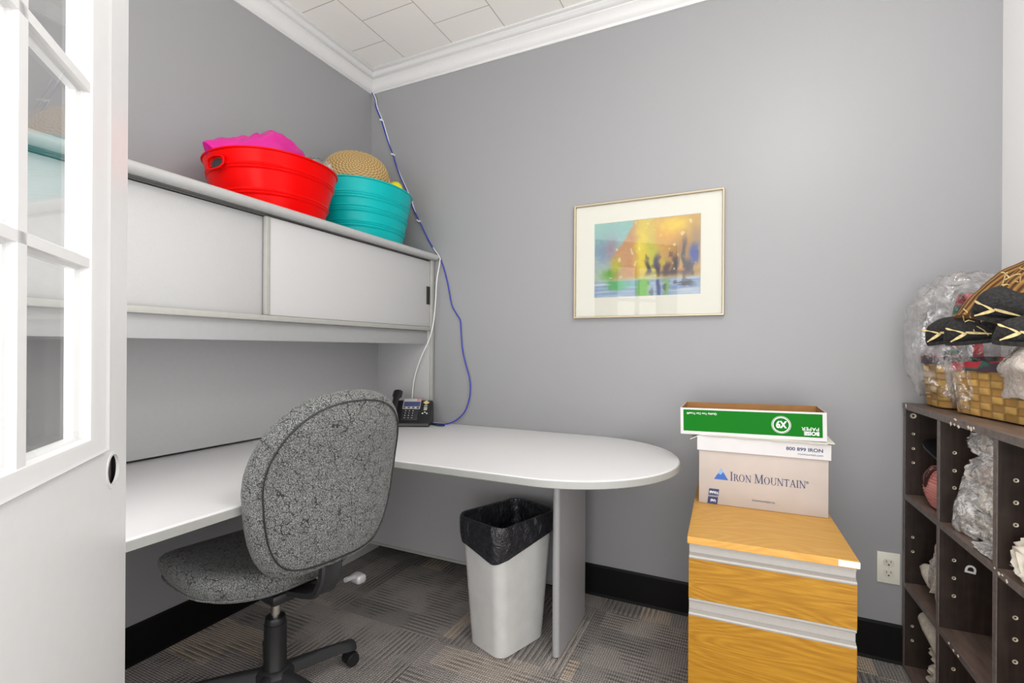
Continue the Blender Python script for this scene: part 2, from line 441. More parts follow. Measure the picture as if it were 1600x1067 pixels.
def superell(a, b, n, seg, rot=0.0):
    out = []
    for k in range(seg):
        t = 2 * PI * k / seg; c, s = math.cos(t), math.sin(t)
        x = a * math.copysign(abs(c) ** (2 / n), c); y = b * math.copysign(abs(s) ** (2 / n), s)
        out.append((x * math.cos(rot) - y * math.sin(rot), x * math.sin(rot) + y * math.cos(rot)))
    return out
def rrect(a, b, r, per=6):
    out = []
    for cx, cy, a0 in ((a - r, b - r, 0), (-a + r, b - r, 90), (-a + r, -b + r, 180), (a - r, -b + r, 270)):
        for k in range(per + 1):
            t = R(a0 + 90 * k / per); out.append((cx + r * math.cos(t), cy + r * math.sin(t)))
    return out
def smooth_path(pts, n=8):
    pts = [Vector(p) for p in pts]; out = []
    for i in range(len(pts) - 1):
        p0 = pts[max(i - 1, 0)]; p1 = pts[i]; p2 = pts[i + 1]; p3 = pts[min(i + 2, len(pts) - 1)]
        for k in range(n):
            t = k / n
            out.append(0.5 * ((2 * p1) + (p2 - p0) * t + (2 * p0 - 5 * p1 + 4 * p2 - p3) * t * t + (3 * p1 - p0 - 3 * p2 + p3) * t ** 3))
    out.append(pts[-1]); return out
def lerp(a, b, t): return tuple(x + (y - x) * t for x, y in zip(a, b))
def sm(a, b, x):
    t = max(0.0, min(1.0, (x - a) / (b - a))); return t * t * (3 - 2 * t)
def nz3(x, y, z, s=1.0): return noise.noise(Vector((x * s, y * s, z * s)))
def crumple(rx, ry, rz, seed, amp=0.25, sub=4, fold=5.0, flat=None, fine=0.3):
    """a crumpled bag or bundle: an ico sphere with ridged folds"""
    mb = MB()
    def fn(bm):
        bmesh.ops.create_icosphere(bm, subdivisions=sub, radius=1)
        for v in bm.verts:
            d = v.co.normalized()
            p = d * fold * 0.5 + Vector((seed * 7.3, seed * 3.1, seed * 1.7))
            h = (1 - abs(noise.noise(p)) * 2.4) * 0.6 + (1 - abs(noise.noise(p * 2.3)) * 2.4) * fine
            k = 1 + amp * (h - 0.35)
            e = 0.72
            q = Vector([math.copysign(abs(c) ** e, c) for c in d])
            v.co = Vector((q.x * rx, q.y * ry, q.z * rz)) * k
            if flat is not None: v.co.z = max(v.co.z, flat)
    return mb.mesh(None, fn)

# ================================================================== THE SETTING
XR, YN, ZC = 2.76, -2.22, 2.71
struct(MB().box((-0.12, YN - 2.0, -0.1), (XR + 0.12, 0.12, 0)).build('floor', 'carpet'))
struct(MB().box((-0.12, YN - 0.12, ZC), (XR + 0.12, 0.12, ZC + 0.1)).build('ceiling', 'ceiling'))
struct(MB().box((-0.12, YN - 0.12, 0), (0, 0.12, ZC)).build('wall_left', 'wall'))
struct(MB().box((0, 0, 0), (XR, 0.12, ZC)).build('wall_back', 'wall'))
struct(MB().box((XR, -1.25, 0), (XR + 0.12, 0.12, ZC)).build('wall_right', 'wall_white'))
PROF = [(0, -0.097), (0.007, -0.097), (0.011, -0.092), (0.011, -0.085), (0.017, -0.08), (0.024, -0.066), (0.036, -0.05), (0.047, -0.041), (0.047, -0.035),
        (0.055, -0.033), (0.062, -0.025), (0.072, -0.017), (0.072, -0.012), (0.081, -0.010), (0.086, -0.006), (0.086, 0.0), (0, 0.0)]
def crown(fn_a, fn_b):
    ra = [fn_a(d, ZC + h) for d, h in PROF]; rb = [fn_b(d, ZC + h) for d, h in PROF]
    return MB().loft([ra, rb])
struct(crown(lambda d, z: (d, YN + d, z), lambda d, z: (d, -d, z)).build('trim_1', 'crown', smooth=50))
struct(crown(lambda d, z: (d, -d, z), lambda d, z: (XR - d, -d, z)).build('trim_2', 'crown', smooth=50))
struct(crown(lambda d, z: (XR - d, -d, z), lambda d, z: (XR - d, YN + d, z)).build('trim_3', 'crown', smooth=50))
BP = [(0, 0), (0.012, 0), (0.009, 0.012), (0.008, 0.132), (0.005, 0.1405), (0, 0.1405)]
def base_run(fa, fb): return MB().loft([[fa(d, h) for d, h in BP], [fb(d, h) for d, h in BP]])
struct(base_run(lambda d, h: (d, YN, h), lambda d, h: (d, -d, h)).build('baseboard_left', 'black_base'))
struct(base_run(lambda d, h: (d, -d, h), lambda d, h: (XR - d, -d, h)).build('baseboard_back', 'black_base'))
struct(base_run(lambda d, h: (XR - d, -d, h), lambda d, h: (XR - d, -1.25, h)).build('baseboard_right', 'black_base'))

# ------------------------------------------------------------------ the open French door (x along the leaf from its free edge, y towards the camera)
dr = struct(bpy.data.objects.new('door_1', None)); COL.objects.link(dr)
dr.location = (0.889, -1.679, 0); dr.rotation_euler = (0, 0, math.atan2(-0.669, 0.744))
DW, DT = 0.755, 0.035
L0, L1, Z0, Z1 = 0.186, DW - 0.186, 0.99, 1.83           # glazed opening
leaf = MB()
leaf.box((0, -DT, 1.0), (L0 - 0.02, 0, 2.03)); leaf.box((0, -DT, 0.012), (L0 - 0.02, 0, 0.83))
leaf.box((L1 + 0.02, -DT, 0.012), (DW, 0, 2.03))
leaf.box((L0 - 0.02, -DT, 0.012), (L1 + 0.02, 0, Z0 - 0.02)); leaf.box((L0 - 0.02, -DT, Z1 + 0.02), (L1 + 0.02, 0, 2.03))
def plate_hole(mb, x0, x1, z0, z1, cx, cz, r, y0, y1, seg=32):
    angs = [2 * PI * k / seg for k in range(seg)] + [math.atan2(z - cz, x - cx) % (2 * PI) for x in (x0, x1) for z in (z0, z1)]
    angs = sorted(set(angs)); inn = []; out = []
    for t in angs:
        c, s = math.cos(t), math.sin(t); k = 1e9
        if c > 1e-9: k = min(k, (x1 - cx) / c)
        if c < -1e-9: k = min(k, (x0 - cx) / c)
        if s > 1e-9: k = min(k, (z1 - cz) / s)
        if s < -1e-9: k = min(k, (z0 - cz) / s)
        inn.append((cx + r * c, cz + r * s)); out.append((cx + k * c, cz + k * s))
    n = len(angs)
    vs = [(p[0], y1, p[1]) for p in inn] + [(p[0], y1, p[1]) for p in out] + [(p[0], y0, p[1]) for p in inn] + [(p[0], y0, p[1]) for p in out]
    fs = []
    for i in range(n):
        j = (i + 1) % n
        fs += [[i, j, n + j, n + i], [2 * n + i, 3 * n + i, 3 * n + j, 2 * n + j], [i, 2 * n + i, 2 * n + j, j], [n + i, n + j, 3 * n + j, 3 * n + i]]
    mb.add(vs, fs)
plate_hole(leaf, 0, L0 - 0.02, 0.83, 1.0, 0.067, 0.914, 0.027, -0.004, 0)
plate_hole(leaf, 0, L0 - 0.02, 0.83, 1.0, 0.067, 0.914, 0.027, -DT, -DT + 0.004)
leaf.box((0, -DT + 0.0041, 0.83), (0.003, -0.0041, 1.0))
leaf.build('door_leaf', 'white_paint', dr)
ring = MB(); seg = 32
ring.loft([[(0.067 + r * math.cos(2 * PI * k / seg), y, 0.914 + r * math.sin(2 * PI * k / seg)) for k in range(seg)] for r, y in ((0.0272, 0.0002), (0.0272, 0.0012), (0.034, 0.0012), (0.0345, 0.0002))], caps=False)
plab(ring.build('bore_ring', 'white_paint', dr, smooth=40), 'scarred ring around the empty lock hole')
lt = MB(); lt.box((-0.001, -0.026, 0.885), (0.04, -0.012, 0.935), 0.002); lt.box((0.04, -0.028, 0.898), (0.082, -0.02, 0.915), 0.002); lt.box((0.06, -0.033, 0.885), (0.068, -0.012, 0.95), 0.001)
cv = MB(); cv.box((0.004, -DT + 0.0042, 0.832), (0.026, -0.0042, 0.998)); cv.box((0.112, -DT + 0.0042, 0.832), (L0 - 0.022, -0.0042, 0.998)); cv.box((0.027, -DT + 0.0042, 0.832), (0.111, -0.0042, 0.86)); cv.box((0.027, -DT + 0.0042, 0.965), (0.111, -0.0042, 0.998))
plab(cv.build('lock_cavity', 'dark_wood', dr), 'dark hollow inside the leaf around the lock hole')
plab(lt.build('latch_mechanism', 'dark_metal', dr), 'dark latch parts inside the lock hole')
# raised moulding around the glass, mitred
MP = [(0.0, 0.0), (0.006, 0.007), (0.013, 0.010), (0.020, 0.008), (0.024, 0.0075), (0.060, 0.006), (0.072, 0.004), (0.084, -0.006), (0.090, -0.012), (0.09, -0.02), (0.0, -0.02)]
def frame_loop(off, y):
    o = 0.080 - off
    return [(L0 - o, y, Z0 - o * 0.46), (L1 + o, y, Z0 - o * 0.46), (L1 + o, y, Z1 + o), (L0 - o, y, Z1 + o)]
lf = MB(); lf.loft([frame_loop(o, y) for o, y in MP], caps=False)
lf.build('glazing_frame', 'white_paint', dr, smooth=30)
def bar(x0, x1, z0, z1, vert):
    w = (x1 - x0) if vert else (z1 - z0)
    p = [(-w / 2, -0.02), (-w / 2, -0.009), (-w * 0.32, -0.005), (-w * 0.28, 0.002), (w * 0.28, 0.002), (w * 0.32, -0.005), (w / 2, -0.009), (w / 2, -0.02)]
    mb = MB()
    if vert: mb.loft([[((x0 + x1) / 2 + d, y, z) for d, y in p] for z in (z0, z1)])
    else: mb.loft([[(x, y, (z0 + z1) / 2 + d) for d, y in p] for x in (x0, x1)])
    return mb
XM = (L0 + L1) / 2
bar(XM - 0.019, XM + 0.019, Z0 - 0.01, Z1 + 0.01, True).build('glazing_bar', 'white_paint', dr)
rows = [Z0 + (Z1 - Z0) * k / 3 for k in range(4)]
for k in (1, 2): bar(L0 - 0.005, L1 + 0.005, rows[k] - 0.013, rows[k] + 0.013, False).build('glazing_bar', 'white_paint', dr)
for i in range(2):
    for k in range(3):
        MB().box((L0 - 0.004 if i == 0 else XM + 0.001, -0.0155, rows[k] + 0.001), (XM - 0.001 if i == 0 else L1 + 0.004, -0.0035, rows[k + 1] - 0.001)).build('glass_pane', 'glass', dr)

# ================================================================== OVERHEAD HUTCH
h = thing('overhead_hutch', 'grey overhead storage hutch with two sliding doors on the left wall above the desk', 'cabinet', (0.0, 0.0, 0.737))
HY = -1.86
def hb(name, lo, hi, mat, bev=0.001, parent=h):
    return MB().box((lo[0], lo[1], lo[2] - 0.737), (hi[0], hi[1], hi[2] - 0.737), bev).build(name, mat, parent, smooth=40)
hb('back_panel', (0.070, HY, 0.747), (0.086, -0.03, 1.60), 'panel_grey')
for y0 in (-0.032, HY):
    ep = hb('end_panel', (0.072, y0, 0.7372), (0.440, y0 + 0.022, 1.612), 'panel_grey')
    hb('edge_strip', (0.4405, y0 - 0.002, 0.7372), (0.452, y0 + 0.024, 1.612), 'trim_grey', 0.002, ep)
tp = MB(); prof = [(0.07, 1.612), (0.450, 1.612)]
for k in range(13):
    t = R(-90 + 180 * k / 12); prof.append((0.466 + 0.0165 * math.cos(t), 1.6275 + 0.0155 * math.sin(t)))
prof += [(0.07, 1.643)]
tp.loft([[(x, y, z - 0.737) for x, z in prof] for y in (HY - 0.006, -0.004)])
tp.build('top_panel', 'roll_grey', h, smooth=35)
tr_ = MB()
for x0 in (0.398, 0.428): tr_.box((x0, HY + 0.022, 1.604 - 0.737), (x0 + 0.004, -0.034, 1.6118 - 0.737))
tr_.box((0.385, HY + 0.022, 1.6085 - 0.737), (0.446, -0.034, 1.6119 - 0.737))
plab(tr_.build('door_track', 'track_grey', h), 'dark twin track above the sliding doors')
hb('bottom_panel', (0.087, HY + 0.022, 1.222), (0.385, -0.033, 1.238), 'panel_grey')
hb('bottom_rail', (0.386, HY + 0.022, 1.232), (0.450, -0.033, 1.2515), 'trim_grey', 0.002)
hb('light_fascia', (0.408, HY + 0.022, 1.161), (0.424, -0.033, 1.2318), 'fascia')
d2 = hb('sliding_door', (0.408, -1.845, 1.253), (0.420, -1.000, 1.6035), 'door_fabric', 0.0015)
plab(d2, 'left sliding door, set behind')
d1 = hb('sliding_door', (0.426, -1.012, 1.253), (0.440, -0.034, 1.6035), 'door_fabric', 0.0015)
plab(d1, 'right sliding door, in front')
hb('edge_strip', (0.4255, -1.030, 1.253), (0.4415, -1.0125, 1.6035), 'trim_grey', 0.0015, d1)
pu = MB(); pu.box((0.440, -0.064, 1.372 - 0.737), (0.4425, -0.038, 1.468 - 0.737), 0.001); pu.box((0.4425, -0.064, 1.372 - 0.737), (0.446, -0.059, 1.468 - 0.737), 0.001)
pu.box((0.4425, -0.043, 1.372 - 0.737), (0.444, -0.038, 1.468 - 0.737), 0.0005)
plab(pu.build('handle', 'black', d1), 'black recessed finger pull')

# ================================================================== DESK
dk = thing('desk', 'grey laminate worktop along the left wall under the overhead hutch', 'desk', (0.43, -1.35, 0))
t_ = MB().box((0.058 - 0.43, -1.94 + 1.35, 0.708), (0.817 - 0.43, -0.823 + 1.35, 0.737), 0.006, 3); t_.build('worktop', 'laminate', dk, smooth=40)
eb = MB().box((0.8172 - 0.43, -1.936 + 1.35, 0.7105), (0.8196 - 0.43, -0.83 + 1.35, 0.732), 0.001); eb.build('edge_band', 'lam_edge', dk)
MB().box((0.075 - 0.43, -1.93 + 1.35, 0), (0.79 - 0.43, -1.905 + 1.35, 0.708), 0.002).build('side_panel', 'panel_grey', dk)
br_ = MB(); br_.box((0.01 - 0.43, -1.6 + 1.35, 0.69), (0.058 - 0.43, -0.85 + 1.35, 0.706)); br_.build('wall_bracket', 'panel_grey', dk)

pt = thing('peninsula_table', 'grey laminate peninsula with rounded end on a single panel leg along the back wall', 'desk', (0.9, -0.41, 0))
cx, rr = 1.357, 0.41
out = [(0.058, -0.82), (cx, -0.82)] + [(cx + rr * math.cos(R(a_)), -0.412 + 0.408 * math.sin(R(a_))) for a_ in range(-86, 90, 4)] + [(cx, -0.004), (0.058, -0.004)]
out = [(x - 0.9, y + 0.41) for x, y in out]
MB().prism(out, 0.7085, 0.737, 'z', 0.006).build('tabletop', 'laminate', pt, smooth=40)
edge = [(cx, -0.82)] + [(cx + rr * math.cos(R(a_)), -0.412 + 0.408 * math.sin(R(a_))) for a_ in range(-88, 90, 2)] + [(cx, -0.004)]
edge = [(0.83, -0.82)] + edge
rings = []
for i, p in enumerate(edge):
    q0 = Vector(edge[max(i - 1, 0)]); q1 = Vector(edge[min(i + 1, len(edge) - 1)]); t = (q1 - q0).normalized(); nn = Vector((t.y, -t.x))
    b = Vector(p) + Vector((-0.9, 0.41))
    rings.append([(*(b + nn * o), z) for o, z in ((0.0001, 0.7105), (0.0022, 0.7125), (0.0022, 0.7315), (0.0001, 0.7335))])
MB().loft(rings).build('edge_band', 'lam_edge', pt, smooth=40)
lg = MB(); pr = [(1.336, -0.2), (1.336, -0.515)] + [(1.3500 - 0.014 * math.cos(R(k)), -0.515 - 0.014 * math.sin(R(k))) for k in range(15, 180, 15)] + [(1.364, -0.515), (1.364, -0.2)]
lg.prism([(x - 0.9, y + 0.41) for x, y in pr], 0.006, 0.7085)
lg.build('leg', 'leg_grey', pt, smooth=40)
gl_ = MB().box((1.340 - 0.9, -0.52 + 0.41, 0.0), (1.360 - 0.9, -0.205 + 0.41, 0.006)); plab(gl_.build('glide', 'black', pt), 'black foot under the panel leg')
MB().box((0.09 - 0.9, -0.215 + 0.41, 0.122), (1.336 - 0.9, -0.197 + 0.41, 0.7085), 0.001).build('modesty_panel', 'panel_grey', pt)
plab(MB().box((0.09 - 0.9, -0.217 + 0.41, 0.108), (1.336 - 0.9, -0.195 + 0.41, 0.1215), 0.002).build('modesty_trim', 'trim_grey', pt), 'pale strip along the panel foot')
MB().box((0.062 - 0.9, -0.6 + 0.41, 0.0), (0.0895 - 0.9, -0.02 + 0.41, 0.7085), 0.001).build('side_panel', 'panel_grey', pt)

# ================================================================== OFFICE CHAIR (local +y is forward)
ch = thing('office_chair', 'grey speckled fabric office chair on a black five-arm base, turned toward the left worktop', 'chair', (0.625, -1.13, 0), R(80.5))
# seat
def seat_ring(k, z, bias=0.0):
    pts = superell(0.262 * k, 0.265 * k, 2.9, 56)
    o = []
    for x, y in pts:
        w = 1 - 0.10 * sm(-0.1, -0.25, y)          # a little narrower at the rear
        dz = -0.028 * sm(0.10, 0.25, y) * (1 if z > 0.44 else 0.55) + 0.016 * (x / 0.25) ** 2 * (z > 0.45)
        o.append((x * w, y + 0.084, z + dz - 0.006))
    return o
st = MB()
st.loft([seat_ring(k, z) for k, z in ((0.02, 0.402), (0.35, 0.403), (0.66, 0.410), (0.84, 0.424), (0.94, 0.442), (0.985, 0.459), (1.0, 0.474), (0.985, 0.488), (0.94, 0.499), (0.84, 0.505), (0.6, 0.502), (0.3, 0.498), (0.02, 0.497))])
seat = st.build('seat', 'chair_fabric', ch, smooth=70)
wl = seat_ring(0.955, 0.4455)
MB().tube(wl, 0.003, 6, closed=True).build('welt_seam', 'chair_fabric', seat, smooth=60)
# backrest: outline in (x, z), thickness along y, wrapping forward at the sides
def bk_out(k, seg=64):
    o = []
    for i in range(seg):
        t = 2 * PI * i / seg; c, s = math.cos(t), math.sin(t)
        n = 4.2 if s < 0 else 2.45
        x = math.copysign(abs(c) ** (2 / n), c); z = math.copysign(abs(s) ** (2 / n), s)
        w = 0.236 - 0.028 * sm(0.1, -1.0, z)
        o.append((x * w * k, z * 0.254 * k))
    return o
def bk_ring(k, y):
    r = []
    for x, z in bk_out(k):
        yy = y + 0.70 * x * x - 0.10 * z + 0.10 * (z ** 2) - 0.05 * sm(0.0, 0.25, z)
        r.append((x, yy - 0.285, z + 0.768))
    return r
bk = MB()
bk.loft([bk_ring(k, y) for k, y in ((0.02, 0.033), (0.4, 0.032), (0.7, 0.030), (0.86, 0.024), (0.95, 0.012), (0.99, -0.004), (1.0, -0.018), (0.985, -0.034), (0.955, -0.046), (0.90, -0.054), (0.885, -0.055), (0.80, -0.062), (0.6, -0.068), (0.3, -0.071), (0.02, -0.072))])
back = bk.build('backrest', 'chair_fabric', ch, smooth=75)
ws = bk_ring(0.893, -0.0585)
plab(MB().tube(ws, 0.0022, 6, closed=True).build('welt_seam', 'black_soft', back, smooth=60), 'dark piped seam around the back panel')
# J bar behind
jb = MB()
pth = [(-0.284, 0.575), (-0.290, 0.54), (-0.288, 0.50), (-0.274, 0.462), (-0.235, 0.425), (-0.10, 0.395)]
pp = smooth_path([(0, y, z) for y, z in pth], 6); rings = []
for i, p in enumerate(pp):
    t = (pp[min(i + 1, len(pp) - 1)] - pp[max(i - 1, 0)]).normalized(); nn = Vector((0, t.z, -t.y))
    rings.append([(-0.033, *(p + nn * 0.006).yz), (-0.026, *(p + nn * 0.011).yz), (-0.012, *(p + nn * 0.007).yz), (0.012, *(p + nn * 0.007).yz), (0.026, *(p + nn * 0.011).yz), (0.033, *(p + nn * 0.006).yz), (0.033, *(p - nn * 0.008).yz), (-0.033, *(p - nn * 0.008).yz)])
jb.loft(rings)
plab(jb.build('back_bracket', 'black_soft', ch, smooth=35), 'black bracket joining back and seat')
kb = MB(); kb.tube([(0.040, -0.30, 0.462), (0.085, -0.295, 0.455)], 0.007, 8); kb.box((0.072, -0.318, 0.436), (0.105, -0.275, 0.462), 0.009, 3)
plab(kb.build('lever', 'silver', ch, smooth=40), 'silver adjusting lever')
mc = MB(); mc.box((-0.075, -0.12, 0.372), (0.075, 0.11, 0.4035), 0.008); mc.lathe([(0.034, 0.345), (0.036, 0.372)], 20)
mc.build('tilt_mechanism', 'black', ch, smooth=40)
MB().lathe([(0.0145, 0.26), (0.0145, 0.36)], 20).build('gas_rod', 'chrome', ch, smooth=40)
cl = MB(); cl.lathe([(0.016, 0.282), (0.029, 0.281), (0.031, 0.276), (0.031, 0.262), (0.0335, 0.26), (0.0335, 0.130), (0.036, 0.124), (0.036, 0.10)], 28)
cl.build('column_cover', 'black', ch, smooth=40)
hb_ = MB(); hb_.lathe([(0.03, 0.062), (0.052, 0.064), (0.056, 0.075), (0.056, 0.105), (0.045, 0.118), (0.034, 0.122)], 28)
hb_.build('base_hub', 'black_soft', ch, smooth=40)
def caster(parent, x, y):
    cs = MB()
    for s in (-1, 1):
        cs.lathe([(0.004, -0.009), (0.021, -0.009), (0.0245, -0.004), (0.0245, 0.004), (0.021, 0.009), (0.004, 0.009)], 20, (x, y + s * 0.0145, 0.0246), Matrix.Rotation(R(90), 4, 'X'))
    hood = []
    for yy in (-0.007, 0.007):
        hood.append([(x + 0.026 * math.cos(R(k)), y + yy, 0.026 + 0.026 * math.sin(R(k))) for k in range(-10, 200, 15)] + [(x - 0.012, y + yy, 0.018), (x + 0.012, y + yy, 0.018)])
    cs.loft(hood); cs.lathe([(0.0065, 0.045), (0.0065, 0.066)], 10, (x, y, 0))
    return cs.build('caster', 'black', parent, smooth=40)
for k in range(5):
    ang = R(72 * k + 73 - 80.5)
    ar = MB(); rings = []
    for t in range(9):
        u = t / 8; x = 0.035 + 0.235 * u; z = 0.108 - 0.018 * u - 0.012 * u * u
        w = 0.030 - 0.010 * u + (0.006 if t >= 7 else 0); hgt = 0.024 - 0.006 * u
        rings.append([(x, -w * 0.55, z + 0.004), (x, -w * 0.28, z + 0.010), (x, w * 0.28, z + 0.010), (x, w * 0.55, z + 0.004), (x, w, z - hgt * 0.9), (x, w * 0.8, z - hgt), (x, -w * 0.8, z - hgt), (x, -w, z - hgt * 0.9)])
    rings.append([(x_ + 0.008, y_ * 0.6, z_ * 0.5 + 0.5 * 0.07) for x_, y_, z_ in rings[-1]])
    ar.loft(rings)
    o = ar.build('base_arm', 'black_soft', ch, smooth=40); o.rotation_euler = (0, 0, ang)
    caster(o, 0.262, 0)

# ================================================================== WASTE BIN + LINER
wb = thing('waste_bin', 'grey plastic waste bin standing under the peninsula beside its panel leg', 'waste bin', (1.136, -0.487, 0), R(70))
def bin_ring(z, off=0.0, per=6):
    t = z / 0.49
    a_, b_ = 0.124 + 0.034 * t + off, 0.093 + 0.022 * t + off
    return [(x, y, z) for x, y in rrect(a_, b_, 0.042 + off, per)]
bb = MB(); bb.loft([bin_ring(0.0, -0.006), bin_ring(0.006), bin_ring(0.10), bin_ring(0.25), bin_ring(0.478), bin_ring(0.479, 0.004), bin_ring(0.49, 0.004), bin_ring(0.49, -0.003), bin_ring(0.02, -0.004)], caps=True)
bb.build('bin_body', 'bin', wb, smooth=40)
mb = MB(); PER = 14; n = len(bin_ring(0.4, 0, PER)); rings = []
for j in range(15):
    ring = []
    for i in range(n):
        bx, by, _ = bin_ring(0.49, 0.006, PER)[i]
        d = Vector((bx, by)); ang = math.atan2(by, bx)
        # outside skirt hangs lowest at the two near corners
        wob = nz3(math.cos(ang) * 3, math.sin(ang) * 3, 1.7)
        drop = 0.075 + 0.045 * math.cos(ang - R(215)) + 0.014 * wob
        if j <= 6:
            u = j / 6; z = 0.49 - drop * (1 - u); off = 0.009 + 0.004 * nz3(math.cos(ang) * 7, math.sin(ang) * 7, z * 12) + 0.006 * math.sin(PI * u)
        elif j == 7: z = 0.497 + 0.005 * wob; off = 0.006
        elif j == 8: z = 0.495 + 0.005 * wob; off = -0.004
        else:
            u = (j - 8) / 6; z = 0.49 - 0.40 * u; off = -0.010 - 0.012 * (0.5 + 0.5 * nz3(math.cos(ang) * 5, math.sin(ang) * 5, u * 5)) - 0.01 * u
        q = bin_ring(min(z, 0.49), off, PER)[i]; ring.append((q[0], q[1], z))
    rings.append(ring)
rings.append([(p[0] * 0.3, p[1] * 0.3, 0.06) for p in rings[-1]])
mb.loft(rings, caps=False); mb.add(rings[-1], [list(range(n))])
lnr = mb.build('bin_liner', 'black_bag', None, smooth=60)
lnr.location = wb.location; lnr.rotation_euler = wb.rotation_euler
tag(lnr, 'black plastic liner bag folded over the rim of the grey waste bin', 'bin bag')

# ================================================================== TELEPHONE
ph = thing('desk_phone', 'black office desk phone with blue screen at the hutch end panel', 'telephone', (0.40, -0.135, 0.7372), R(26))
pb = MB()
side = [(-0.075, 0.0), (0.075, 0.0), (0.075, 0.095), (0.06, 0.118), (0.045, 0.122), (-0.055, 0.032), (-0.08, 0.018), (-0.082, 0.006)]
pb.prism(side, -0.105, 0.105, 'x', 0.004)
pb.build('body', 'black', ph, smooth=40)
slope = math.atan2(0.122 - 0.032, 0.045 + 0.055)
SX = Matrix.Translation((0, -0.055, 0.032)) @ Matrix.Rotation(slope, 4, 'X')       # x right, y up the slope, z out
def on_slope(mb, name, mat, parent=ph, sm_=40): return mb.build(name, mat, parent, smooth=sm_, xf=SX)
hs = MB(); hs.loft([[(-0.083 + w * math.cos(2 * PI * k / 14), y, z + hh_ * math.sin(2 * PI * k / 14)) for k in range(14)] for y, z, w, hh_ in
    ((-0.035, 0.02, 0.010, 0.010), (-0.03, 0.022, 0.024, 0.018), (0.012, 0.024, 0.025, 0.018), (0.03, 0.030, 0.017, 0.011), (0.09, 0.034, 0.016, 0.010), (0.125, 0.030, 0.017, 0.011), (0.142, 0.024, 0.026, 0.018), (0.176, 0.022, 0.025, 0.018), (0.182, 0.02, 0.010, 0.010))])
on_slope(hs, 'handset', 'black')
sc_ = MB().box((-0.047, 0.072, 0.0), (0.045, 0.142, 0.007), 0.002); scr = on_slope(sc_, 'screen_bezel', 'screen_bar')
plab(on_slope(MB().box((-0.043, 0.085, 0.007), (0.043, 0.119, 0.0085), 0.0005), 'screen', 'screen', scr), 'blue-grey display')
on_slope(MB().box((0.022, 0.124, 0.007), (0.044, 0.141, 0.0082), 0.0005), 'screen_corner', 'pink_bar', scr)
sb = MB()
for k in range(4): sb.box((-0.043 + k * 0.0235, 0.074, 0.007), (-0.030 + k * 0.0235, 0.081, 0.0092), 0.001)
on_slope(sb, 'soft_keys', 'black', scr)
kp = on_slope(MB().box((-0.045, -0.004, 0.0), (0.040, 0.070, 0.004), 0.0015), 'keypad', 'black_soft')
for r_ in range(4):
    for c_ in range(3):
        x, y = -0.026 + c_ * 0.019, 0.010 + r_ * 0.0155
        ky = on_slope(MB().box((x - 0.006, y - 0.0045, 0.004), (x + 0.006, y + 0.0045, 0.0065), 0.001), 'key', 'black', kp)
kd = MB()
for r_ in range(4):
    for c_ in range(3):
        x, y = -0.026 + c_ * 0.019, 0.010 + r_ * 0.0155
        kd.box((x - 0.0022, y - 0.0018, 0.0064), (x + 0.0022, y + 0.0018, 0.0069))
plab(on_slope(kd, 'key_legends', 'key', kp), 'pale marks on the keys')
nv = MB(); nv.prism([(0.073, 0.104), (0.089, 0.118), (0.073, 0.132), (0.057, 0.118)], 0.0, 0.004, 'z'); on_slope(nv, 'navigation_key', 'gold_key')
sd = MB()
for y in (0.095, 0.083, 0.075, 0.067): sd.box((0.064, y, 0.0), (0.082, y + 0.003, 0.003), 0.0008)
for x, y in ((0.073, 0.052), (0.062, 0.044), (0.084, 0.044)): sd.box((x - 0.004, y - 0.003, 0.0), (x + 0.004, y + 0.003, 0.003), 0.001)
plab(on_slope(sd, 'side_keys', 'key'), 'pale side buttons')

# ================================================================== CABLES AND CLIPS
cab = [(0.020, -0.022, 2.612), (0.037, -0.009, 2.575), (0.040, -0.0085, 2.53), (0.080, -0.0085, 2.447), (0.112, -0.0085, 2.36), (0.16, -0.0085, 2.243), (0.215, -0.0085, 2.11), (0.272, -0.0085, 1.999),
       (0.300, -0.0085, 1.93), (0.349, -0.0085, 1.84), (0.422, -0.005, 1.71), (0.490, -0.004, 1.615), (0.535, -0.0085, 1.495), (0.562, -0.007, 1.374), (0.590, -0.008, 1.325), (0.617, -0.008, 1.284), (0.623, -0.008, 1.22),
       (0.632, -0.009, 1.135), (0.652, -0.01, 1.06), (0.677, -0.011, 0.985), (0.683, -0.012, 0.93), (0.678, -0.013, 0.875), (0.655, -0.018, 0.81), (0.615, -0.03, 0.765), (0.570, -0.05, 0.7425), (0.520, -0.066, 0.741), (0.475, -0.07, 0.743), (0.462, -0.062, 0.752)]
o = MB().tube(smooth_path(cab, 6), 0.0033, 8).build('network_cable', 'blue_cable', None, smooth=60)
tag(o, 'blue network cable running down the back wall from the ceiling corner to the phone', 'cable')
wc = [(0.030, -0.021, 2.606), (0.043, -0.014, 2.575), (0.046, -0.0035, 2.53), (0.085, -0.0035, 2.447), (0.119, -0.0035, 2.355), (0.156, -0.0035, 2.24), (0.219, -0.0035, 2.105), (0.277, -0.0035, 1.995), (0.304, -0.0035, 1.93), (0.342, -0.0035, 1.84),
      (0.425, -0.0035, 1.705), (0.486, -0.012, 1.632), (0.494, -0.02, 1.60), (0.486, -0.035, 1.50), (0.482, -0.04, 1.39), (0.474, -0.045, 1.28), (0.455, -0.055, 1.19), (0.405, -0.06, 1.09), (0.365, -0.055, 1.00), (0.345, -0.05, 0.92), (0.335, -0.045, 0.83), (0.345, -0.06, 0.815)]
o = MB().tube(smooth_path(wc, 6), 0.0028, 8).build('phone_cord', 'white_cable', None, smooth=60)
tag(o, 'white cord dropping in front of the hutch end panel to the desk phone', 'cable')
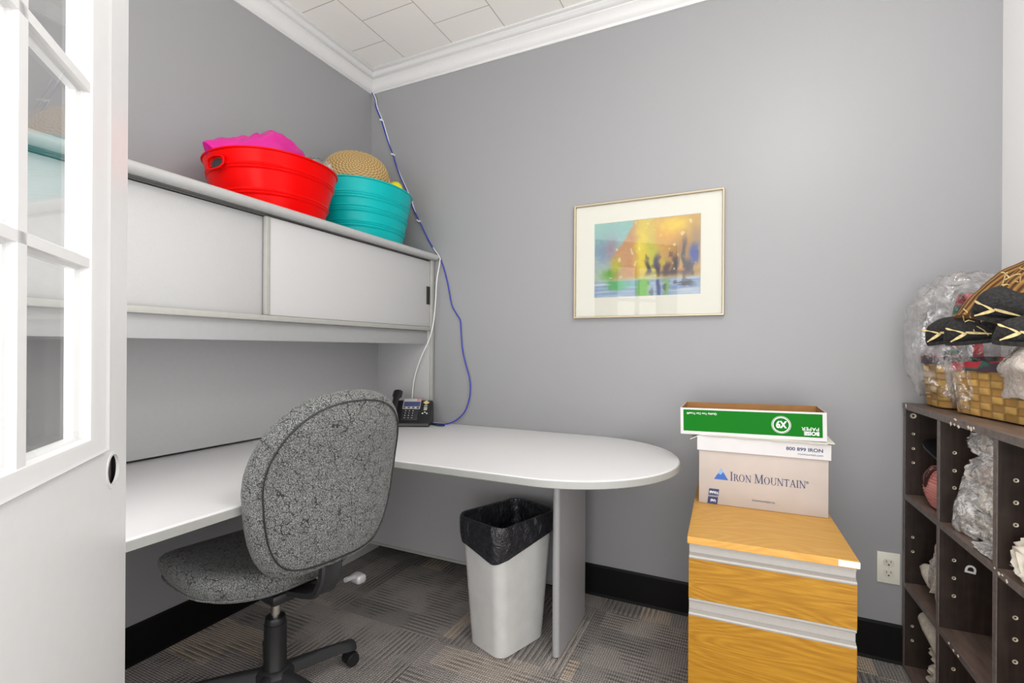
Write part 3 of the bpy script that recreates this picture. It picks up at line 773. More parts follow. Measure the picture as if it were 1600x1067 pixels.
lp = [(0.468, -0.080, 0.748), (0.50, -0.095, 0.7415), (0.545, -0.115, 0.741), (0.575, -0.115, 0.741), (0.583, -0.10, 0.741), (0.568, -0.088, 0.741), (0.53, -0.082, 0.741), (0.49, -0.078, 0.7415), (0.466, -0.072, 0.748)]
o = MB().tube(smooth_path(lp, 6), 0.003, 8).build('patch_lead', 'dark_cable', None, smooth=60)
tag(o, 'short dark looped lead lying on the desk beside the phone', 'cable')
for (x, z, wh) in ((0.082, 2.447, 'nearest the ceiling'), (0.166, 2.236, 'right of the wicker basket'), (0.292, 1.955, 'at the teal rim'), (0.345, 1.84, 'lowest of them')):
    c = MB(); c.box((-0.009, -0.018, -0.004), (0.010, -0.0002, 0.004), 0.0015)
    c = c.build('cable_clip', 'white_cable', None); c.location = (x, 0, z); c.rotation_euler = (0, R(25), 0)
    tag(c, 'small white clip on the blue cable, ' + wh, 'clip', 'clips on the blue cable')

# ================================================================== TUBS ON THE HUTCH
def tub(name, label, loc, rz, a_, b_, hgt, mat, bands):
    t = thing(name, label, 'tub', loc, rz)
    SEG = 72
    def ring(z, off=0.0):
        k = 0.79 + 0.21 * z / hgt
        return [(x, y, z) for x, y in superell(a_ * k + off, b_ * k + off, 2.15, SEG)]
    prof = [(0.0, -0.004), (0.004, 0.0)]
    for z in [hgt * i / 120 for i in range(2, 119)]:
        o_ = sum(0.0045 * math.exp(-((z - b) / 0.0034) ** 2) for b in bands)
        prof.append((z, o_))
    rings = [ring(z, o_) for z, o_ in prof]
    rings += [ring(hgt - 0.004, 0.001), ring(hgt - 0.003, 0.004), ring(hgt, 0.005), ring(hgt + 0.003, 0.003), ring(hgt + 0.002, -0.001)]
    body = MB().loft(rings, caps=False)
    body.add(rings[0], [list(range(SEG))[::-1]])
    body.build('tub_wall', mat, t, smooth=60)
    inn = [ring(z, -0.003) for z in (hgt + 0.001, hgt * 0.5, 0.008)]
    im = MB().loft(inn, caps=False); im.add(inn[-1], [list(range(SEG))])
    im.build('tub_lining', mat, t, smooth=60)
    for s in (-1, 1):
        k = 0.79 + 0.21 * (hgt - 0.05) / hgt; X = a_ * k
        pts = [(s * (X + 0.004), y, z) for y, z in ((-0.045, hgt - 0.035), (-0.043, hgt - 0.055), (-0.03, hgt - 0.068), (0, hgt - 0.072), (0.03, hgt - 0.068), (0.043, hgt - 0.055), (0.045, hgt - 0.035), (0.03, hgt - 0.026), (0, hgt - 0.024), (-0.03, hgt - 0.026))]
        pts = [(x + s * 0.012 - s * 6 * y * y * 0.6, y, z) for x, y, z in pts]
        hd = MB().tube(pts, 0.004, 8, closed=True).build('handle', mat, t, smooth=60)
        pl = MB().loft([[(s * (X + 0.0035 + dx) - s * 4.0 * yy * yy, yy, zz) for yy, zz in [(0.036 * math.cos(R(q)), hgt - 0.048 + 0.018 * math.sin(R(q))) for q in range(0, 360, 20)]] for dx in (0.0, 0.003)])
        plab(pl.build('handle_hole', 'black_soft', t), 'dark hand hole')
    return t
tub('party_tub', 'oval red metal tub with a pink foil bag inside, on top of the hutch', (0.262, -0.862, 1.6435), R(90), 0.238, 0.232, 0.200, 'red', (0.052, 0.062, 0.138, 0.148))
tub('party_tub', 'oval teal metal tub holding the wicker basket, on the corner end of the hutch', (0.257, -0.345, 1.6435), R(90), 0.258, 0.213, 0.262, 'teal', (0.055, 0.065, 0.075, 0.12, 0.13, 0.14, 0.18, 0.19, 0.20))

# pink foil bag stuffed in the red tub: a pillow with pinched corners
pk = MB(); NRG, NSG = 60, 128; rings = []
for j in range(NRG + 1):
    t = j / NRG; row = []
    for i in range(NSG):
        a_ = 2 * PI * i / NSG; c_, s_ = math.cos(a_), math.sin(a_)
        fl = math.exp(-((a_ - PI) / 0.22) ** 2)                       # corner flap over the left end of the rim
        r_ = (t ** 0.85)
        x = 0.205 * r_ * c_ - 0.052 * fl * sm(0.72, 1.0, t); y = 0.165 * r_ * s_
        f = nz3(x * 7 + 2, y * 9, 3.3); rid = 1 - abs(f) * 3.2; f2 = nz3(x * 17, y * 15, 8.1)
        pk_ = max(0.0, 1 - abs(x + 0.035) / (0.235 if x < -0.035 else 0.26)) ** 0.8
        z = (0.004 + 0.098 * pk_) * (1 - t ** 7) + 0.020 * max(rid, -0.4) * (1 - t ** 6) + 0.010 * (1 - abs(f2) * 3) * (1 - t ** 8)
        z += -0.045 * sm(0.9, 1.0, t) * (1 - fl) + 0.014 * fl * sm(0.7, 1, t)
        z += 0.030 * math.exp(-((x + 0.045 - 0.2 * z) / 0.016) ** 2) * math.exp(-((y + 0.02) / 0.10) ** 2)
        row.append((x, y, z))
    rings.append(row)
for t in (0.9, 0.6, 0.3, 0.02): rings.append([(p[0] * t * (0.80 if abs(i - NSG / 2) < 6 else 1), p[1] * t, -0.05 - 0.06 * (1 - t)) for i, p in enumerate(rings[NRG])])
pk.loft(rings, caps=True)
o = pk.build('foil_bag', 'pink', None, smooth=28); o.location = (0.235, -0.868, 1.852); o.rotation_euler = (0, 0, R(90))
tag(o, 'shiny magenta foil bag bulging out of the red tub', 'bag')

# round wicker basket leaning in the teal tub, its underside to the room
wk = MB(); NR, NS = 72, 192; rings = []; cols = []
for j in range(NR):
    t = j / (NR - 1); th = t * R(88); rw = j // 3; sub = j % 3
    row = []
    for i in range(NS):
        ph_ = 2 * PI * i / NS
        wv = math.cos(ph_ * 16 + (PI if rw % 2 else 0))
        prf = (0.0, 0.8, 1.0)[sub]
        rr_ = 0.153 * math.sin(th) ** 0.85 * (1 + 0.016 * wv * prf) + 0.0005
        z = 0.092 * math.cos(th) ** 0.7 if th < R(87.9) else 0.0
        z += 0.003 * wv * math.sin(th) * prf
        row.append((rr_ * math.cos(ph_), rr_ * math.sin(ph_), z))
        k = (0.42, 0.85, 1.0)[sub] * (0.72 + 0.28 * wv) * (0.9 + 0.2 * random.random())
        cols.append((0.66 * k, 0.44 * k, 0.17 * k))
    rings.append(row)
wk.loft(rings, caps=False, cols=cols)
bowl = wk.build('weave', 'wicker', None, smooth=60)
wkt = thing('wicker_basket', 'round tan wicker basket upturned in the teal tub', 'basket', (0.248, -0.385, 1.972))
bowl.parent = wkt
rm = MB(); NP = 90
for ph0 in (0, PI):
    pts = [((0.155 + 0.003 * math.cos(14 * 2 * PI * k / NP + ph0)) * math.cos(2 * PI * k / NP), (0.155 + 0.003 * math.cos(14 * 2 * PI * k / NP + ph0)) * math.sin(2 * PI * k / NP), 0.004 * math.sin(14 * 2 * PI * k / NP + ph0)) for k in range(NP)]
    nb = len(rm.v); rm.tube(pts, 0.0055, 8, closed=True)
    for q in range(nb, len(rm.v)): rm.cols[q] = (0.55, 0.36, 0.15)
rm.build('rim', 'wicker', wkt, smooth=60)
wkt.rotation_euler = (R(52), R(10), R(38))

yb = MB(); yb.lathe([(0.0, 0.05), (0.018, 0.046), (0.034, 0.032), (0.042, 0.01), (0.046, -0.04), (0.046, -0.12), (0.03, -0.17), (0.0, -0.18)], 28)
o = yb.build('plastic_ball', 'yellow', None, smooth=60); o.location = (0.285, -0.135, 1.975)
tag(o, 'yellow plastic piece peeking over the rim of the teal tub', 'toy')
o = crumple(0.10, 0.075, 0.045, 5, 0.3, 4, 4, fine=0.1).build('cellophane', 'film', None, smooth=60); o.location = (0.240, -0.660, 1.915)
tag(o, 'crumpled clear cellophane between the red tub and the wicker basket', 'plastic wrap')
o = crumple(0.06, 0.05, 0.045, 9, 0.3, 4, 4, fine=0.1).build('cellophane', 'film', None, smooth=60); o.location = (0.30, -0.135, 1.935)
tag(o, 'clear cellophane beside the yellow piece in the teal tub', 'plastic wrap')

# ================================================================== PICTURE
pc = thing('framed_picture', 'gold framed watercolour landscape in a cream mat on the back wall', 'picture', (1.571, 0, 1.545))
PW, PH = 0.3245, 0.264
fp = [(0.0, -0.002), (0.0, -0.021), (0.002, -0.023), (0.006, -0.023), (0.008, -0.021), (0.0085, -0.012), (0.0085, -0.002)]
fr_ = MB(); fr_.loft([[(-PW + d, y, -PH + d), (PW - d, y, -PH + d), (PW - d, y, PH - d), (-PW + d, y, PH - d)] for d, y in fp], caps=False, closed_v=True)
fr_.build('frame', 'gold_frame', pc, smooth=30)
AX0, AX1, AZ0, AZ1 = -0.231, 0.233, -0.171, 0.172
mt = MB(); b = 0.004
mt.loft([[(-PW + 0.008, -0.010, -PH + 0.008), (PW - 0.008, -0.010, -PH + 0.008), (PW - 0.008, -0.010, PH - 0.008), (-PW + 0.008, -0.010, PH - 0.008)],
         [(AX0, -0.010, AZ0), (AX1, -0.010, AZ0), (AX1, -0.010, AZ1), (AX0, -0.010, AZ1)],
         [(AX0 + 0.002, -0.008, AZ0 + 0.002), (AX1 - 0.002, -0.008, AZ0 + 0.002), (AX1 - 0.002, -0.008, AZ1 - 0.002), (AX0 + 0.002, -0.008, AZ1 - 0.002)]], caps=False)
mt.build('mat_board', 'mat_board', pc)
def artcol(u, v):
    """u 0..1 left to right, v 0..1 bottom to top: a loose watercolour of cliffs over water"""
    n = lambda x, y, s, k=0: nz3(x, y * 1.2, k, s)
    uu = u + 0.035 * n(u, v, 6, 1); vv = v + 0.03 * n(u, v, 6, 2)
    c = lerp((0.62, 0.70, 0.66), (0.40, 0.66, 0.60), sm(0.4, 0.9, vv))
    def blob(c, col, x, y, rx, ry, st=1.0, p=2):
        d = (abs((uu - x) / rx) ** p + abs((vv - y) / ry) ** p)
        return lerp(c, col, st * math.exp(-d * 1.2))
    c = blob(c, (0.30, 0.42, 0.60), 0.08, 0.62, 0.10, 0.22, 0.8)
    c = blob(c, (0.50, 0.30, 0.42), 0.18, 0.66, 0.07, 0.20, 0.75)
    c = blob(c, (0.40, 0.62, 0.66), 0.24, 0.85, 0.12, 0.14, 0.7)
    m = sm(0.315, 0.365, uu + 0.10 * (1 - vv) - 0.16 * sm(0.5, 1.0, vv) + 0.1) * sm(0.16, 0.30, vv)
    w = lerp((0.72, 0.40, 0.16), (0.85, 0.66, 0.06), sm(0.35, 0.5, uu) * (1 - sm(0.52, 0.66, uu) * 0.6))
    c = lerp(c, w, m * 0.92)
    c = blob(c, (0.90, 0.78, 0.02), 0.47, 0.62, 0.05, 0.34, 0.9)
    c = blob(c, (0.62, 0.68, 0.06), 0.57, 0.55, 0.05, 0.32, 0.8)
    c = blob(c, (0.88, 0.52, 0.02), 0.72, 0.80, 0.14, 0.18, 0.9)
    c = blob(c, (0.95, 0.76, 0.06), 0.76, 0.90, 0.13, 0.10, 0.95)
    c = blob(c, (0.42, 0.22, 0.07), 0.84, 0.56, 0.14, 0.16, 0.75)
    c = blob(c, (0.45, 0.33, 0.26), 0.96, 0.72, 0.06, 0.16, 0.7)
    c = blob(c, (0.72, 0.46, 0.30), 0.32, 0.46, 0.07, 0.2, 0.6)
    c = blob(c, (0.20, 0.52, 0.03), 0.16, 0.30, 0.10, 0.08, 0.95)
    c = blob(c, (0.62, 0.66, 0.02), 0.22, 0.42, 0.05, 0.11, 0.9)
    for x, y, rx, ry, col in ((0.52, 0.36, 0.022, 0.10, (0.06, 0.05, 0.12)), (0.61, 0.40, 0.03, 0.15, (0.13, 0.11, 0.26)), (0.70, 0.34, 0.035, 0.10, (0.16, 0.07, 0.10)), (0.77, 0.38, 0.035, 0.13, (0.12, 0.07, 0.10)),
                              (0.855, 0.46, 0.018, 0.27, (0.10, 0.08, 0.09)), (0.89, 0.36, 0.035, 0.10, (0.07, 0.05, 0.13)), (0.945, 0.50, 0.04, 0.13, (0.01, 0.12, 0.52)), (0.67, 0.42, 0.014, 0.05, (0.62, 0.62, 0.02)), (0.83, 0.32, 0.03, 0.022, (0.90, 0.38, 0.02))):
        c = blob(c, col, x, y, rx, ry, 0.97, 3.4)
    c = blob(c, (0.13, 0.10, 0.16), 0.76, 0.285, 0.22, 0.035, 0.85)
    wl = sm(0.225, 0.20, v + 0.012 * n(u, v, 9, 4))
    if wl > 0:
        wtr = lerp((0.36, 0.47, 0.70), (0.56, 0.66, 0.76), 0.5 + 0.9 * n(u * 0.5, v * 5, 6, 5))
        f2 = lambda col, x, rx, st, y=0.1, ry=0.2: lerp(wtr, col, st * math.exp(-abs((uu - x) / rx) ** 3 - abs((vv - y) / ry) ** 4))
        wtr = f2((0.10, 0.55, 0.12), 0.22, 0.10, 0.9, 0.17, 0.08); wtr = f2((0.22, 0.66, 0.55), 0.34, 0.12, 0.6, 0.16, 0.05)
        wtr = f2((0.25, 0.62, 0.04), 0.49, 0.045, 0.95); wtr = f2((0.08, 0.10, 0.28), 0.62, 0.022, 0.7); wtr = f2((0.28, 0.55, 0.10), 0.70, 0.03, 0.7)
        wtr = f2((0.03, 0.06, 0.12), 0.85, 0.09, 0.85 * (0.5 + 0.5 * math.copysign(1, n(u * 0.6, v * 6, 6, 8))), 0.14, 0.06)
        wtr = f2((0.80, 0.84, 0.86), 0.06, 0.10, 0.8, 0.165, 0.016); wtr = f2((0.70, 0.76, 0.84), 0.9, 0.12, 0.7, 0.04, 0.05)
        c = lerp(c, wtr, wl)
    hl = n(u * 1.6, v * 0.7, 16, 7)
    if hl > 0.50 and 0.25 < v and u > 0.15 and m > 0.0: c = lerp(c, (0.95, 0.90, 0.70), 0.55)
    dk_ = n(u * 1.3, v * 0.6, 13, 11)
    if dk_ > 0.22 and u > 0.5 and v < 0.55: c = lerp(c, (0.10, 0.07, 0.13), 0.55 * sm(0.22, 0.4, dk_))
    return tuple(max(0, min(1, 0.64 * x ** 1.5 * (1 + 0.12 * n(u, v, 22, 6)))) for x in c)
ar = MB(); NX, NZ = 190, 130; vs = []; cs = []; fs = []
for j in range(NZ + 1):
    for i in range(NX + 1):
        u, v = i / NX, j / NZ
        vs.append((AX0 + 0.0015 + (AX1 - AX0 - 0.003) * u, -0.0075, AZ0 + 0.0015 + (AZ1 - AZ0 - 0.003) * v)); cs.append(artcol(u, v))
for j in range(NZ):
    for i in range(NX): k = j * (NX + 1) + i; fs.append([k, k + 1, k + NX + 2, k + NX + 1])
ar.add(vs, fs, cs); plab(ar.build('painting', 'art', pc), 'loose yellow, green and blue watercolour')
MB().box((-PW + 0.001, -0.0065, -PH + 0.001), (PW - 0.001, -0.001, PH - 0.001)).build('backing_board', 'kraft', pc)
MB().box((-PW + 0.0085, -0.0135, -PH + 0.0085), (PW - 0.0085, -0.0115, PH - 0.0085)).build('glazing', 'glass', pc)

# ================================================================== OUTLET
ol = thing('wall_outlet', 'ivory double power outlet on the back wall left of the dark cubby shelf', 'power outlet', (2.4525, 0, 0.3425))
MB().box((-0.0345, -0.006, -0.0565), (0.0345, -0.0002, 0.0565), 0.002, 3).build('cover_plate', 'outlet', ol, smooth=40)
for s in (-1, 1):
    rc = MB(); rc.prism([(x, z + s * 0.0195) for x, z in [(0.0165 * math.cos(R(q)), max(-0.0125, min(0.0125, 0.0165 * math.sin(R(q))))) for q in range(0, 360, 10)]], -0.0085, -0.0055, 'y')
    o = rc.build('receptacle', 'recept', ol)
    sl = MB(); sl.box((-0.0075, -0.0088, s * 0.0195 + 0.0005), (-0.0055, -0.008, s * 0.0195 + 0.0085)); sl.box((0.0055, -0.0088, s * 0.0195 + 0.0015), (0.0075, -0.008, s * 0.0195 + 0.0085))
    sl.prism([(0.003 * math.cos(R(q)), s * 0.0195 - 0.0065 + 0.0028 * math.sin(R(q))) for q in range(0, 360, 30)], -0.0088, -0.008, 'y')
    plab(sl.build('slots', 'outlet_dark', o), 'dark plug slots')
MB().lathe([(0.0, 0.0), (0.003, 0.0), (0.0032, -0.001), (0.003, -0.0016), (0.0, -0.0018)], 12, (0, -0.0062, 0), Matrix.Rotation(R(-90), 4, 'X')).build('screw', 'recept', ol)

# ================================================================== FILING CABINET
fcb = thing('filing_cabinet', 'oak two-drawer filing cabinet with aluminium rails against the back wall', 'filing cabinet', (2.0330, -0.7175, 0), R(2.0))
W = 0.207; DEP = 0.63
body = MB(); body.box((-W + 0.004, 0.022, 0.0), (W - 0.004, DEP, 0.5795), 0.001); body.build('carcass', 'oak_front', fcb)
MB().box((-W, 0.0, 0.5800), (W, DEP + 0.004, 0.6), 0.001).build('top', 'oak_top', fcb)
plab(MB().box((W - 0.046, -0.0008, 0.5825), (W + 0.0008, 0.0, 0.598)).build('sticker', 'sticker', fcb), 'blank white sticker on the top edge')
def rail(z0, z1, parent, lip_top):
    p = [(0.021, z0), (0.002, z0), (0.001, z0 + 0.004), (0.003, z0 + 0.008), (0.008, z0 + 0.009), (0.0165, z0 + 0.013), (0.0165, z1 - 0.013), (0.010, z1 - 0.010), (0.006, z1 - 0.009), (0.0035, z1 - 0.006), (0.0035, z1), (0.021, z1)]
    if not lip_top: p = p[:6] + [(0.0165, z1 - 0.010), (0.010, z1 - 0.0095), (0.009, z1)] + [(0.021, z1)]
    m = MB(); m.loft([[(x, y, z) for y, z in p] for x in (-W + 0.005, W - 0.005)])
    return m.build('pull_rail', 'alu', parent, smooth=30)
for (z0, z1, r0, r1, lt_, lb_) in ((0.4235, 0.5375, 0.538, 0.5795, False, 'upper shallow drawer'), (0.045, 0.374, 0.3745, 0.423, True, 'lower deep drawer')):
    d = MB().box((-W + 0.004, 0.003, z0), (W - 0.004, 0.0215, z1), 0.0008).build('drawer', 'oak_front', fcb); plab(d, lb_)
    rail(r0, r1, d, lt_)
MB().box((-W + 0.01, 0.03, 0.0), (W - 0.01, 0.0305, 0.044)).build('plinth', 'black', fcb)

# ================================================================== ARCHIVE BOX, LID, FOLDERS
bx = thing('archive_box', 'white lidded archive carton with blue triangle logo on the oak filing cabinet', 'box', (2.0235, -0.372, 0.6005), R(1.0))
HB = 0.196
b1 = MB(); b1.box((-0.194, 0, 0), (0.194, 0.285, HB + 0.01), 0.002)
b1.build('carton', 'box_pale', bx, smooth=30)
for s in (-1, 1):
    hg = MB(); hg.box((s * 0.1945 - 0.0004, 0.10, 0.12), (s * 0.1945 + 0.0004, 0.19, 0.15), 0.0003); plab(hg.build('hand_hole', 'black_soft', bx), 'dark hand hole in the end')
ld = MB()
ld.box((-0.2, -0.006, HB - 0.010), (0.2, -0.0035, HB + 0.038), 0.0008); ld.box((-0.2, 0.2885, HB - 0.010), (0.2, 0.291, HB + 0.038), 0.0008)
ld.box((-0.2, -0.0034, HB - 0.010), (-0.1975, 0.288, HB + 0.038), 0.0008); ld.box((0.1975, -0.0034, HB - 0.010), (0.2, 0.288, HB + 0.038), 0.0008)
ld.box((-0.2, -0.006, HB + 0.0381), (0.2, 0.291, HB + 0.0405), 0.0008)
lid = ld.build('lid', 'box_white', bx)
FY = -0.0062
def put(mb, name, mat, parent, x, y, z, rot=0.0): return mb.build(name, mat, parent, xf=face_xf(x, y, z, rot))
put(text_mb('800 899 IRON', 0.0155, align='RIGHT', sx=1.12, bold=0.0004), 'lid_print', 'navy_print', lid, 0.178, FY, HB + 0.014)
put(text_mb('ironmountain.com', 0.0095, align='RIGHT'), 'lid_print', 'navy_print', lid, 0.178, FY, HB + 0.001)
# serif capitals drawn as strokes
GL = {
 'I': (0.34, [[(0.17, 0), (0.17, 1), .13]], [(0.17, 0), (0.17, 1)]),
 'R': (0.74, [[(0.18, 0), (0.18, 1), .13], 'bowl', [(0.40, 0.50), (0.72, 0.0), .12]], [(0.18, 0), (0.10, 1), (0.72, 0)]),
 'O': (0.86, ['ring'], []),
 'N': (0.88, [[(0.15, 0), (0.15, 1), .06], [(0.13, 1), (0.74, 0), .13], [(0.74, 0), (0.74, 1), .06]], [(0.15, 0), (0.10, 1), (0.74, 1)]),
 'M': (1.02, [[(0.14, 0), (0.18, 1), .06], [(0.18, 1), (0.50, 0.03), .12], [(0.50, 0.03), (0.84, 1), .06], [(0.84, 1), (0.88, 0), .13]], [(0.14, 0), (0.14, 1), (0.88, 0), (0.88, 1)]),
 'U': (0.84, [[(0.16, 1), (0.16, 0.32), .13], 'cup', [(0.70, 0.32), (0.70, 1), .06]], [(0.16, 1), (0.70, 1)]),
 'T': (0.74, [[(0.37, 0), (0.37, 1), .13], [(0.04, 0.96), (0.70, 0.96), .07], [(0.05, 1), (0.03, 0.78), .05], [(0.69, 1), (0.71, 0.78), .05]], [(0.37, 0)]),
 'A': (0.80, [[(0.10, 0), (0.40, 1), .06], [(0.39, 1), (0.70, 0), .13], [(0.20, 0.36), (0.60, 0.36), .06]], [(0.10, 0), (0.70, 0)]),
}
def serif_text(spec, gap=0.05):
    """spec: list of (letter, height) -> mesh on the xy plane, left aligned"""
    mb = MB(); x = 0
    def quad(p, q, w, s):
        p = Vector(p); q = Vector(q); d = (q - p).normalized(); n_ = Vector((-d.y, d.x)) * w / 2
        vs = [(x + a_.x * s, a_.y * s, zz) for zz in (0, 0.0003) for a_ in (p + n_, p - n_, q - n_, q + n_)]
        mb.add(vs, [[0, 1, 2, 3], [7, 6, 5, 4], [0, 4, 5, 1], [1, 5, 6, 2], [2, 6, 7, 3], [3, 7, 4, 0]])
    def arc(cx_, cy_, rx, ry, a0, a1, w, s, n_=20):
        prev = None
        for k in range(n_ + 1):
            t = R(a0 + (a1 - a0) * k / n_); wk_ = 0.055 + (w - 0.055) * abs(math.cos(t)) ** 1.5
            o_ = ((cx_ + (rx) * math.cos(t)), (cy_ + ry * math.sin(t))); i_ = (cx_ + (rx - wk_) * math.cos(t), cy_ + (ry - wk_ * 0.75) * math.sin(t))
            if prev:
                vs = [(x + a_[0] * s, a_[1] * s, zz) for zz in (0, 0.0003) for a_ in (prev[0], prev[1], i_, o_)]
                mb.add(vs, [[0, 1, 2, 3], [7, 6, 5, 4], [0, 4, 5, 1], [1, 5, 6, 2], [2, 6, 7, 3], [3, 7, 4, 0]])
            prev = (o_, i_)
    for c, s in spec:
        if c == ' ': x += 0.28 * s; continue
        w, st_, se = GL[c]
        for k in st_:
            if k == 'bowl': arc(0.22, 0.74, 0.40, 0.26, -90, 90, 0.14, s)
            elif k == 'ring': arc(0.42, 0.5, 0.40, 0.52, 0, 360, 0.14, s, 36)
            elif k == 'cup': arc(0.42, 0.33, 0.34, 0.35, 180, 360, 0.11, s)
            else: quad(k[0], k[1], k[2], s)
        for px_, py_ in se:
            yy = py_ - 0.02 if py_ > 0.5 else 0.02
            quad((px_ - 0.14, yy), (px_ + 0.14, yy), 0.045, s)
        x += (w + gap) * s
    return mb, x
bigh, smh = 0.0300, 0.0238
mb_, wtot = serif_text([('I', bigh)] + [(c, smh) for c in 'RON'] + [(' ', bigh), ('M', bigh)] + [(c, smh) for c in 'OUNTAIN'])
S_ = 0.226 / wtot
mb_.v = [Vector((p.x * S_, p.y, p.z)) for p in mb_.v]
o = put(mb_, 'name_print', 'navy_print', bx, -0.094, -0.0006, 0.088); plab(o, 'navy lettering reading IRON MOUNTAIN')
put(text_mb('\u00ae', 0.011), 'name_print', 'navy_print', bx, 0.131, -0.0006, 0.104)
tri = MB(); tri.prism([(-0.0225, 0), (0.0225, 0), (0, 0.038)], 0, 0.0004, 'z'); tl = put(tri, 'triangle_emblem', 'blue_print', bx, -0.122, -0.0006, 0.088); plab(tl, 'blue mountain triangle')
tr2 = MB(); tr2.prism([(0, 0.038), (-0.0125, 0.0165), (-0.007, 0.021), (-0.002, 0.016), (0.003, 0.022), (0.0065, 0.027)], 0.0004, 0.0007, 'z'); put(tr2, 'triangle_peak', 'sky_print', tl, -0.122, -0.0006, 0.088)
lbx = MB(); lbx.prism([(-0.019, -0.026), (0.013, -0.026), (0.019, 0.026), (-0.013, 0.026)], 0, 0.0004, 'z')
lbo = put(lbx, 'tag_label', 'navy_print', bx, -0.147, -0.0006, 0.0275); plab(lbo, 'small navy slanted tag print')
put(text_mb('(RFID)', 0.0105, align='CENTER', bold=0.0003), 'tag_print', 'white_print', lbo, -0.1455, -0.0011, 0.0375, R(-4))
put(text_mb('(RF)', 0.0105, align='CENTER', bold=0.0003), 'tag_print', 'white_print', lbo, -0.1475, -0.0011, 0.0095, R(-4))
lnm = MB(); lnm.box((-0.016, -0.0005, 0), (0.017, 0.0005, 0.0003)); lnm.box((-0.015, 0.0035, 0), (0.015, 0.004, 0.0003)); put(lnm, 'tag_rule', 'white_print', lbo, -0.147, -0.0011, 0.027)
put(text_mb('ironmountain.ca', 0.0105, align='LEFT'), 'web_print', 'navy_print', bx, -0.026, -0.0006, 0.0265)

# folders squeezed between box and upturned lid
ZF = 0.6005 + HB + 0.041
for k, (x0, x1, y0, y1, lbl) in enumerate(((1.800, 2.212, -0.385, -0.12, 'lowest cream folder sheet under the green paper box lid, poking out left'), (1.815, 2.232, -0.384, -0.10, 'upper cream folder sheet under the green paper box lid, poking out right'))):
    pm = MB(); rings = []
    for i in range(13):
        u = i / 12; x = x0 + (x1 - x0) * u
        z = ZF + 0.0012 + k * 0.003 - 0.018 * (sm(0.06, 0.0, u) if k == 0 else 0) + 0.0
        rings.append([(x, y0 + 0.003 * math.sin(i * 2.1), z), (x, y1, z), (x, y1, z + 0.0014), (x, y0 + 0.003 * math.sin(i * 2.1), z + 0.0014)])
    pm.loft(rings); tag(pm.build('folder', 'paper', None), lbl, 'folder', 'folders under the box lid')
gb = thing('paper_box_lid', 'green and white paper carton lid lying upside down on top of the archive box', 'box lid', (1.990, -0.378, ZF + 0.0075), R(0.6))
gb.rotation_euler = (0, R(-1.0), R(0.6))
LX, LD, LH = 0.222, 0.205, 0.090
sh = MB(); sh.box((-LX, 0, 0), (LX, 0.003, LH), 0.0006); sh.box((-LX, LD - 0.003, 0), (LX, LD, LH), 0.0006); sh.box((-LX, 0.0031, 0), (-LX + 0.003, LD - 0.0031, LH), 0.0006); sh.box((LX - 0.003, 0.0031, 0), (LX, LD - 0.0031, LH), 0.0006); sh.box((-LX, 0, -0.003), (LX, LD, -0.0001), 0.0006)
sh.build('carton_shell', 'box_white', gb)
ik = MB(); e_ = 0.0033
ik.box((-LX + e_, e_, 0.0), (LX - e_, e_ + 0.001, LH - 0.0005)); ik.box((-LX + e_, LD - e_ - 0.001, 0.0), (LX - e_, LD - e_, LH + 0.0006)); ik.box((-LX + e_, e_ + 0.0012, 0), (-LX + e_ + 0.001, LD - e_ - 0.0012, LH + 0.0006)); ik.box((LX - e_ - 0.001, e_ + 0.0012, 0), (LX - e_, LD - e_ - 0.0012, LH + 0.0006)); ik.box((-LX + e_ + 0.0012, e_ + 0.0012, 0), (LX - e_ - 0.0012, LD - e_ - 0.0012, 0.001))
plab(ik.build('cardboard_lining', 'kraft', gb), 'bare brown cardboard inside')
fl = MB(); fl.prism([(-0.005, 0.008), (0.20, 0.008), (0.205, 0.11), (0.01, 0.105)], LH - 0.030, LH - 0.0275, 'z'); fl.build('inner_flap', 'kraft', gb)
gp = MB().box((-LX + 0.010, -0.0006, 0.009), (LX - 0.012, -0.0001, LH - 0.006)); gpo = gp.build('green_panel', 'green_print', gb); plab(gpo, 'green printed band')
FU = -0.0009
put(text_mb('Quality You Can Trust\u00ae', 0.0098, align='LEFT', bold=0.0001), 'print', 'white_print', gpo, -0.102, FU, 0.0745, PI)
put(text_mb('BOISE', 0.0165, align='LEFT', bold=0.0006), 'print', 'white_print', gpo, LX - 0.021, FU, 0.0265, PI)
put(text_mb('PAPER', 0.0165, align='LEFT', sx=1.08), 'print', 'white_print', gpo, LX - 0.021, FU, 0.0410, PI)
x9 = MB()
for r0, r1 in ((0.0275, 0.0285), (0.0225, 0.0255)):
    for k in range(40):
        t0, t1 = 2 * PI * k / 40, 2 * PI * (k + 1) / 40
        x9.add([(r * math.cos(t), r * math.sin(t), zz) for zz in (0, 0.0003) for r, t in ((r0, t0), (r1, t0), (r1, t1), (r0, t1))], [[0, 1, 2, 3], [7, 6, 5, 4], [1, 5, 6, 2], [0, 3, 7, 4]])
put(x9, 'print_ring', 'white_print', gpo, 0.0935, FU, 0.045)
put(text_mb('X9', 0.031, align='CENTER', sx=0.8, bold=0.0012), 'print', 'white_print', gpo, 0.0935, FU, 0.0565, PI)

